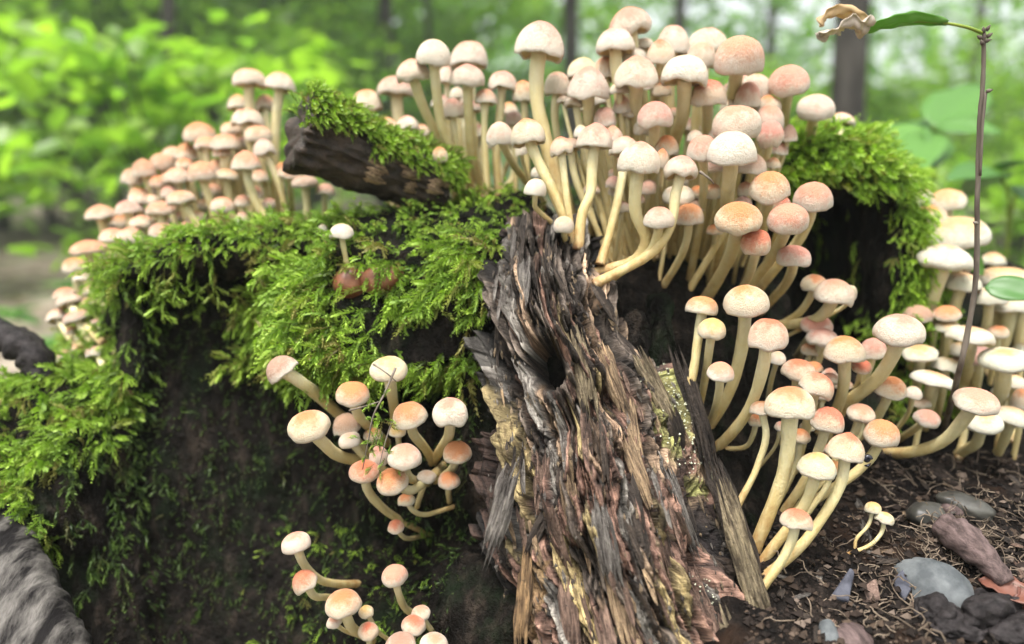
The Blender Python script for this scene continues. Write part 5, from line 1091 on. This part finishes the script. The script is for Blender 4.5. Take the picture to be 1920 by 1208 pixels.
# ------------------------------------------------------------------ broad-leaved seedlings close behind the stump
def seedling(basep, stems, leaves, label, mat='plant_leaf'):
    r_ = empty('seedling', basep); tag(r_, label, 'seedling', 'seedlings behind the stump')
    for P in stems: child('stalk', tube('stalk', catmull(P, 16), [.0026 - .0012 * i / 15 for i in range(16)], 7), M['stalk'], r_)
    for k, (p, tip, n, W, curl) in enumerate(leaves):
        L = (tip - p).length; o = place_leaf('leaf', leaf_mesh('leaf', L, W, curl, .18, wave=.02, seed=k * 3 + basep.x * 10), M[mat], p, tip - p, n, r_); thick(o, .0006)
    return r_
def gz(px, Y): return Vector((at(px, 600, Y).x, Y, float(ground_z(np.array([at(px, 600, Y).x]), np.array([Y]))[0]) - .01))
seedling(gz(1750, 1.10), [[gz(1750, 1.1), at(1752, 380, 1.08), at(1750, 235, 1.05)]], [
 (at(1745, 245, 1.05), at(1590, 300, 1.0), (0, -.5, .8), .07, .1), (at(1748, 238, 1.05), at(1850, 150, 1.15), (-.3, -.65, .6), .085, .05), (at(1745, 240, 1.05), at(1640, 215, 1.25), (0, -.2, 1), .08, .1), (at(1755, 250, 1.05), at(1690, 290, .85), (0, -.3, .9), .06, .25), (at(1752, 240, 1.05), at(1880, 230, 1.0), (0, -.5, .8), .06, .2), (at(1750, 250, 1.05), at(1780, 275, .95), (.2, -.6, .6), .05, .3)], 'broad leaved green seedling whose big leaves spread behind the sapling stem')
seedling(gz(1885, 1.0), [[gz(1885, 1.0), at(1890, 430, .98), at(1878, 330, .95)], [gz(1885, 1.0), at(1893, 430, .98), at(1915, 350, .96)]], [
 (at(1878, 325, .95), at(1790, 310, .88), (0, -.4, .9), .05, .15), (at(1880, 320, .95), at(1950, 290, .9), (0, -.5, .8), .06, .1), (at(1880, 325, .95), at(1810, 350, 1.1), (0, -.3, .9), .05, .1), (at(1915, 350, .96), at(1960, 380, .9), (0, -.5, .8), .05, .2), (at(1890, 420, .98), at(1830, 420, 1.05), (0, -.4, .8), .04, .2)], 'small forked green seedling beyond the flat white caps')
seedling(gz(610, 1.15), [[gz(610, 1.15), at(640, 300, 1.12), at(650, 215, 1.1)]], [
 (at(650, 220, 1.1), at(720, 175, 1.05), (0, -.4, .8), .05, .1), (at(648, 225, 1.1), at(590, 190, 1.2), (0, -.4, .8), .05, .2), (at(650, 220, 1.1), at(610, 240, .95), (0, -.5, .8), .045, .2), (at(650, 220, 1.1), at(690, 205, 1.0), (0, -.5, .8), .045, .2)], 'green seedling peeping over the mossy branch')
rs = random.Random(77)
for k, (px, Y) in enumerate(((40, 1.25), (90, 1.6), (20, 1.9), (130, 2.3), (60, 1.05), (1900, 1.5), (1800, 1.9), (180, 2.9), (250, 3.4))):
    b0 = gz(px, Y); tp = b0 + Vector((rs.uniform(-.03, .03), rs.uniform(-.03, .03), rs.uniform(.06, .13)))
    lv = []
    for q in range(6):
        a = q * 1.05 + rs.uniform(-.3, .3); L = rs.uniform(.05, .085); lv.append((tp, tp + Vector((math.cos(a) * L, math.sin(a) * L, rs.uniform(-.02, .03))), (0, -.1, 1), L * .6, .15))
    seedling(b0, [[b0, (b0 + tp) / 2 + Vector((.01, 0, 0)), tp]], lv, 'low whorl of green leaves on a short stalk on the open forest floor')

# ------------------------------------------------------------------ leaf litter on the forest floor
n = 9000; LX = RNG.uniform(-5.5, 5.5, n); LY = 1.0 + RNG.random(n) ** 1.7 * 9
LV = []; z = ground_z(LX, LY); a = RNG.uniform(0, 6.28, n); s_ = RNG.uniform(.025, .06, n)
base4 = np.array([(-.5, 0, 0), (0, -.32, .12), (.5, 0, 0), (0, .32, .12)])
tl = RNG.normal(0, .3, (n, 2))
W = np.zeros((n, 4, 3))
for k in range(4):
    x, y, zz = base4[k]
    W[:, k, 0] = LX + s_ * (x * np.cos(a) - y * np.sin(a)); W[:, k, 1] = LY + s_ * (x * np.sin(a) + y * np.cos(a)); W[:, k, 2] = z + .006 + s_ * (zz + .2 + x * tl[:, 0] + y * tl[:, 1]) * .8
lm = mesh('leaf_litter', W.reshape(-1, 3), np.arange(n * 4).reshape(-1, 4), False, {'rnd': np.repeat(RNG.random(n), 4)})
tag(obj('leaf_litter', lm, M['litter']), 'brown dry leaves covering the forest floor', 'leaf litter', kind='stuff')

# ------------------------------------------------------------------ trees, shrubs and the far wood
def leaves_mesh(name, C, size, flat=.55, rnd=None):
    n = len(C); nrm_ = RNG.normal(0, 1, (n, 3)); nrm_[:, 2] = np.abs(nrm_[:, 2]) + flat * 2; nrm_ /= np.linalg.norm(nrm_, axis=1)[:, None]
    d = RNG.normal(0, 1, (n, 3)); d -= nrm_ * (d * nrm_).sum(1)[:, None]; d /= np.linalg.norm(d, axis=1)[:, None]; sd_ = np.cross(nrm_, d)
    s_ = size * RNG.uniform(.6, 1.25, n)[:, None]
    pts = [C - d * s_ * .5, C - d * s_ * .1 + sd_ * s_ * .3 + nrm_ * s_ * .05, C + d * s_ * .25 + sd_ * s_ * .24 + nrm_ * s_ * .03, C + d * s_ * .55 - nrm_ * s_ * .08, C + d * s_ * .25 - sd_ * s_ * .24 + nrm_ * s_ * .03, C - d * s_ * .1 - sd_ * s_ * .3 + nrm_ * s_ * .05]
    W = np.stack(pts, 1).reshape(-1, 3); i = np.arange(n)[:, None] * 6
    return mesh(name, W, np.concatenate([i + np.array([[0, 1, 2, 3]]), i + np.array([[0, 3, 4, 5]])]), False, {'rnd': np.repeat(RNG.random(n) if rnd is None else rnd, 6)})
def bush_points(n, rx, ry, z0, z1, clumps, cs):
    c = np.stack([RNG.normal(0, .45, clumps) * rx, RNG.normal(0, .45, clumps) * ry, RNG.uniform(z0, z1, clumps)], 1)
    k = RNG.integers(0, clumps, n); return c, c[k] + RNG.normal(0, cs, (n, 3)) * np.array([1, 1, .45])
def make_shrub(seed, h, rx, n, size):
    c, P = bush_points(n, rx, rx, .25 * h, h, 46, .16); J = Join(); rs = random.Random(seed)
    for q in range(7):
        a = rs.uniform(0, 6.3); pp = [Vector((0, 0, -.05)), Vector((math.cos(a) * rx * .18, math.sin(a) * rx * .18, h * .4)), Vector((math.cos(a) * rx * .55, math.sin(a) * rx * .55, h * rs.uniform(.7, 1)))]
        V, Fq, T = tube_arrays(catmull(pp, 10), [.012 - .0009 * i for i in range(10)], 6); J.add(V, Fq, T)
    for q in range(30):
        t = Vector(c[q]); V, Fq, T = tube_arrays(catmull([Vector((t.x * .25, t.y * .25, t.z * .55)), t * .7 + Vector((0, 0, .02)), t], 6), [.005, .0045, .004, .003, .0025, .002], 5); J.add(V, Fq, T)
    return J.mesh('shrub_stems'), leaves_mesh('shrub_foliage', P, size)
SHR = [make_shrub(1, 1.9, 1.0, 1700, .11), make_shrub(2, 2.6, 1.2, 2300, .11), make_shrub(3, 1.3, .8, 800, .13)]
SH_L = ['leafy green shrub standing on the open forest floor beyond the stump', 'tall leafy green shrub in the wood behind the stump', 'low leafy green shrub on the forest floor between trees']
def shrub(px, Y, k, s_=1.0, rot=0, dz=0):
    p = gz(px, Y); r_ = empty('shrub', p); r_.rotation_euler = (0, 0, rot); r_.scale = (s_, s_, s_); tag(r_, SH_L[k], 'shrub', 'shrubs in the wood')
    obj('stems', SHR[k][0], M['bark'], r_); obj('foliage', SHR[k][1], M['green_leaf'], r_); return r_
for k, a_ in enumerate(((120, 6.2, 0, 1.3), (330, 5.6, 1, .9), (-60, 5.4, 0, 1.2), (480, 6.0, 1, 1.0), (30, 7.4, 1, 1.2), (620, 6.8, 1, 1.1), (240, 6.5, 1, 1.2), (850, 8.0, 1, 1.2), (1000, 7.2, 2, 1.0), (720, 9.5, 1, 1.1), (1180, 8.8, 0, .8), (1350, 7.5, 2, 1.1), (1500, 6.4, 2, .9), (1650, 5.2, 2, .8), (1800, 4.6, 0, .55), (1960, 3.8, 0, .5), (1900, 6.5, 2, .9), (-200, 4.5, 1, 1.1), (2100, 5.5, 1, 1.1), (400, 8.5, 1, 1.3), (1720, 8.5, 0, .6), (540, 5.0, 2, .9), (200, 6.8, 2, 1.2), (345, 2.1, 2, .6), (-120, 3.0, 2, .9), (1880, 2.4, 2, .4))):
    shrub(a_[0], a_[1], a_[2], a_[3], k * 1.3)
def make_tree(seed, r, H, crown_r, n):
    rs = random.Random(seed); J = Join()
    tr = catmull([Vector((0, 0, -.2)), Vector((rs.uniform(-.1, .1), rs.uniform(-.1, .1), H * .3)), Vector((rs.uniform(-.25, .25), rs.uniform(-.2, .2), H * .65)), Vector((rs.uniform(-.3, .3), 0, H))], 26)
    V, Fq, T = tube_arrays(tr, [r * (1.35 if i == 0 else 1.12 if i == 1 else 1 - .8 * i / 25) for i in range(26)], 14, .12, seed); J.add(V, Fq, T); ends = []
    for q in range(11):
        t = rs.uniform(.35, .95); b0 = tr[int(t * 25)]; a = rs.uniform(0, 6.3); L = crown_r * rs.uniform(.5, 1) * (1.1 - .4 * t)
        e = b0 + Vector((math.cos(a) * L, math.sin(a) * L, L * rs.uniform(.1, .6))); ends.append(e)
        V, Fq, T = tube_arrays(catmull([b0, (b0 + e) / 2 + Vector((0, 0, .1 * L)), e], 9), [r * .3 * (1 - t * .4) * (1 - .09 * i) for i in range(9)], 7); J.add(V, Fq, T)
    cl = np.array([tuple(e + Vector((rs.gauss(0, .5), rs.gauss(0, .5), rs.gauss(0, .35)))) for e in ends for _ in range(8)]); k = RNG.integers(0, len(cl), n)
    return J.mesh('trunk'), leaves_mesh('crown', cl[k] + RNG.normal(0, .35, (n, 3)) * np.array([1, 1, .5]), .10)
TREES = [make_tree(4, .13, 11, 2.6, 3600), make_tree(8, .085, 9, 2.0, 2800), make_tree(15, .05, 7, 1.6, 2200)]
TL = ['stout dark trunked forest tree', 'slender dark trunked forest tree', 'thin pole like young forest tree']
for k, (px, Y, v, s_, extra) in enumerate(((1568, 3.3, 1, .95, 'behind the yellow moss cap'), (1075, 5.8, 1, .85, 'behind the main mushroom cluster'), (732, 6.0, 1, .85, 'behind the mossy branch'), (820, 6.3, 2, .75, 'behind the tall slanting mushroom'), (315, 4.6, 2, 1.0, 'among the shrubs past the mushroom bank'), (600, 10.5, 1, .9, 'far back beyond the shrubs'), (530, 7.6, 1, .8, 'close to the highest twin mushrooms of the bank'), (420, 7.0, 2, .9, 'among the shrubs above the bank'),
    (1885, 4.4, 2, .8, 'leaning beyond the sapling'), (1000, 11.5, 1, 1.0, 'far back between other trunks'), (1260, 10.5, 0, .9, 'hidden behind the highest caps'), (20, 6.0, 1, .9, 'at the edge of the open floor'), (1420, 12.0, 1, 1.1, 'far back over the main cluster'), (1760, 9.5, 1, .9, 'far back past the seedlings'), (-250, 7.5, 0, .9, 'standing apart past the log'), (2150, 8, 0, .9, 'standing apart past the flat caps'), (160, 10, 0, .8, 'far back over the open floor'))):
    p = gz(px, Y); r_ = empty('tree', p); r_.rotation_euler = (0, R(3) if v == 2 else 0, k * 1.7); r_.scale = (s_, s_, s_); tag(r_, TL[v] + ' ' + extra, 'tree', 'trees of the wood')
    obj('trunk', TREES[v][0], M['bark'], r_); obj('crown', TREES[v][1], M['green_leaf'], r_)
# the wood farther off, one mass of foliage
n = 44000; X = RNG.uniform(-26, 26, n); Yd = RNG.uniform(11, 24, n); Z = RNG.uniform(.1, 8.5, n)
g = fbm(X * .55, Yd * .4, Z * .75, 91, 4); keepm = g > .46 + .04 * np.clip((X - 1) / 6, -1, 1.0) + .05 * np.clip((Z - 1.6) / 3, 0, 1) + .03 * np.clip((X - .5) / 2, 0, 1) * (Z > 1.4)
C = np.stack([X, Yd, Z], 1)[keepm]
tag(obj('distant_wood', leaves_mesh('distant_wood', C, .30, .3, np.clip(RNG.random(len(C)) * .8 + .2 * g[keepm], 0, 1)), M['far_leaf']), 'blurred green foliage of the wood far behind', 'wood', kind='stuff')
n = 26000; a = RNG.uniform(0, 6.28, n); rr = RNG.uniform(20, 34, n); X = rr * np.cos(a); Yd = 1 + rr * np.sin(a); Z = RNG.random(n) ** 1.2 * 11
C = np.stack([X, Yd, Z], 1); C = C[fbm(X * .3, Yd * .3, Z * .45, 95, 3) > .44 + .16 * np.clip((Z - 1.8) / 4, 0, 1)]
tag(obj('distant_wood', leaves_mesh('distant_wood', C, .55, .3), M['far_leaf']), 'pale green backdrop of the wood all around the clearing', 'wood', kind='stuff')

# ------------------------------------------------------------------ haze volume, added to pale and brighten the background
hz = bmesh.new(); bmesh.ops.create_cube(hz, size=1, matrix=Matrix.Translation((0, 2, 6.0)) @ Matrix.Diagonal((90, 90, 15, 1)))
hm = bpy.data.meshes.new('haze'); hz.to_mesh(hm); hz.free()
hmat = bpy.data.materials.new('haze'); hmat.use_nodes = True; hn = hmat.node_tree; hn.nodes.remove(hn.nodes['Principled BSDF'])
pv = hn.nodes.new('ShaderNodeVolumePrincipled'); pv.inputs['Color'].default_value = (.92, 1.0, .93, 1); pv.inputs['Density'].default_value = .009; pv.inputs['Anisotropy'].default_value = .3
hn.links.new(pv.outputs[0], hn.nodes['Material Output'].inputs['Volume'])
tag(obj('haze', hm, hmat), 'thin pale haze added to brighten the background wood', 'haze', kind='stuff')

n = 15000; X = RNG.uniform(-16, 16, n); Yd = RNG.uniform(12, 17, n); Z = RNG.uniform(.5, 6.5, n); C = np.stack([X, Yd, Z], 1)
C = C[fbm(X * 1.6, Yd * .5, Z * 1.6, 131, 3) > .43]
tag(obj('distant_wood', leaves_mesh('distant_wood', C, .26, .3), M['far_leaf']), 'loose green sprays with sky between them far behind the caps', 'wood', kind='stuff')
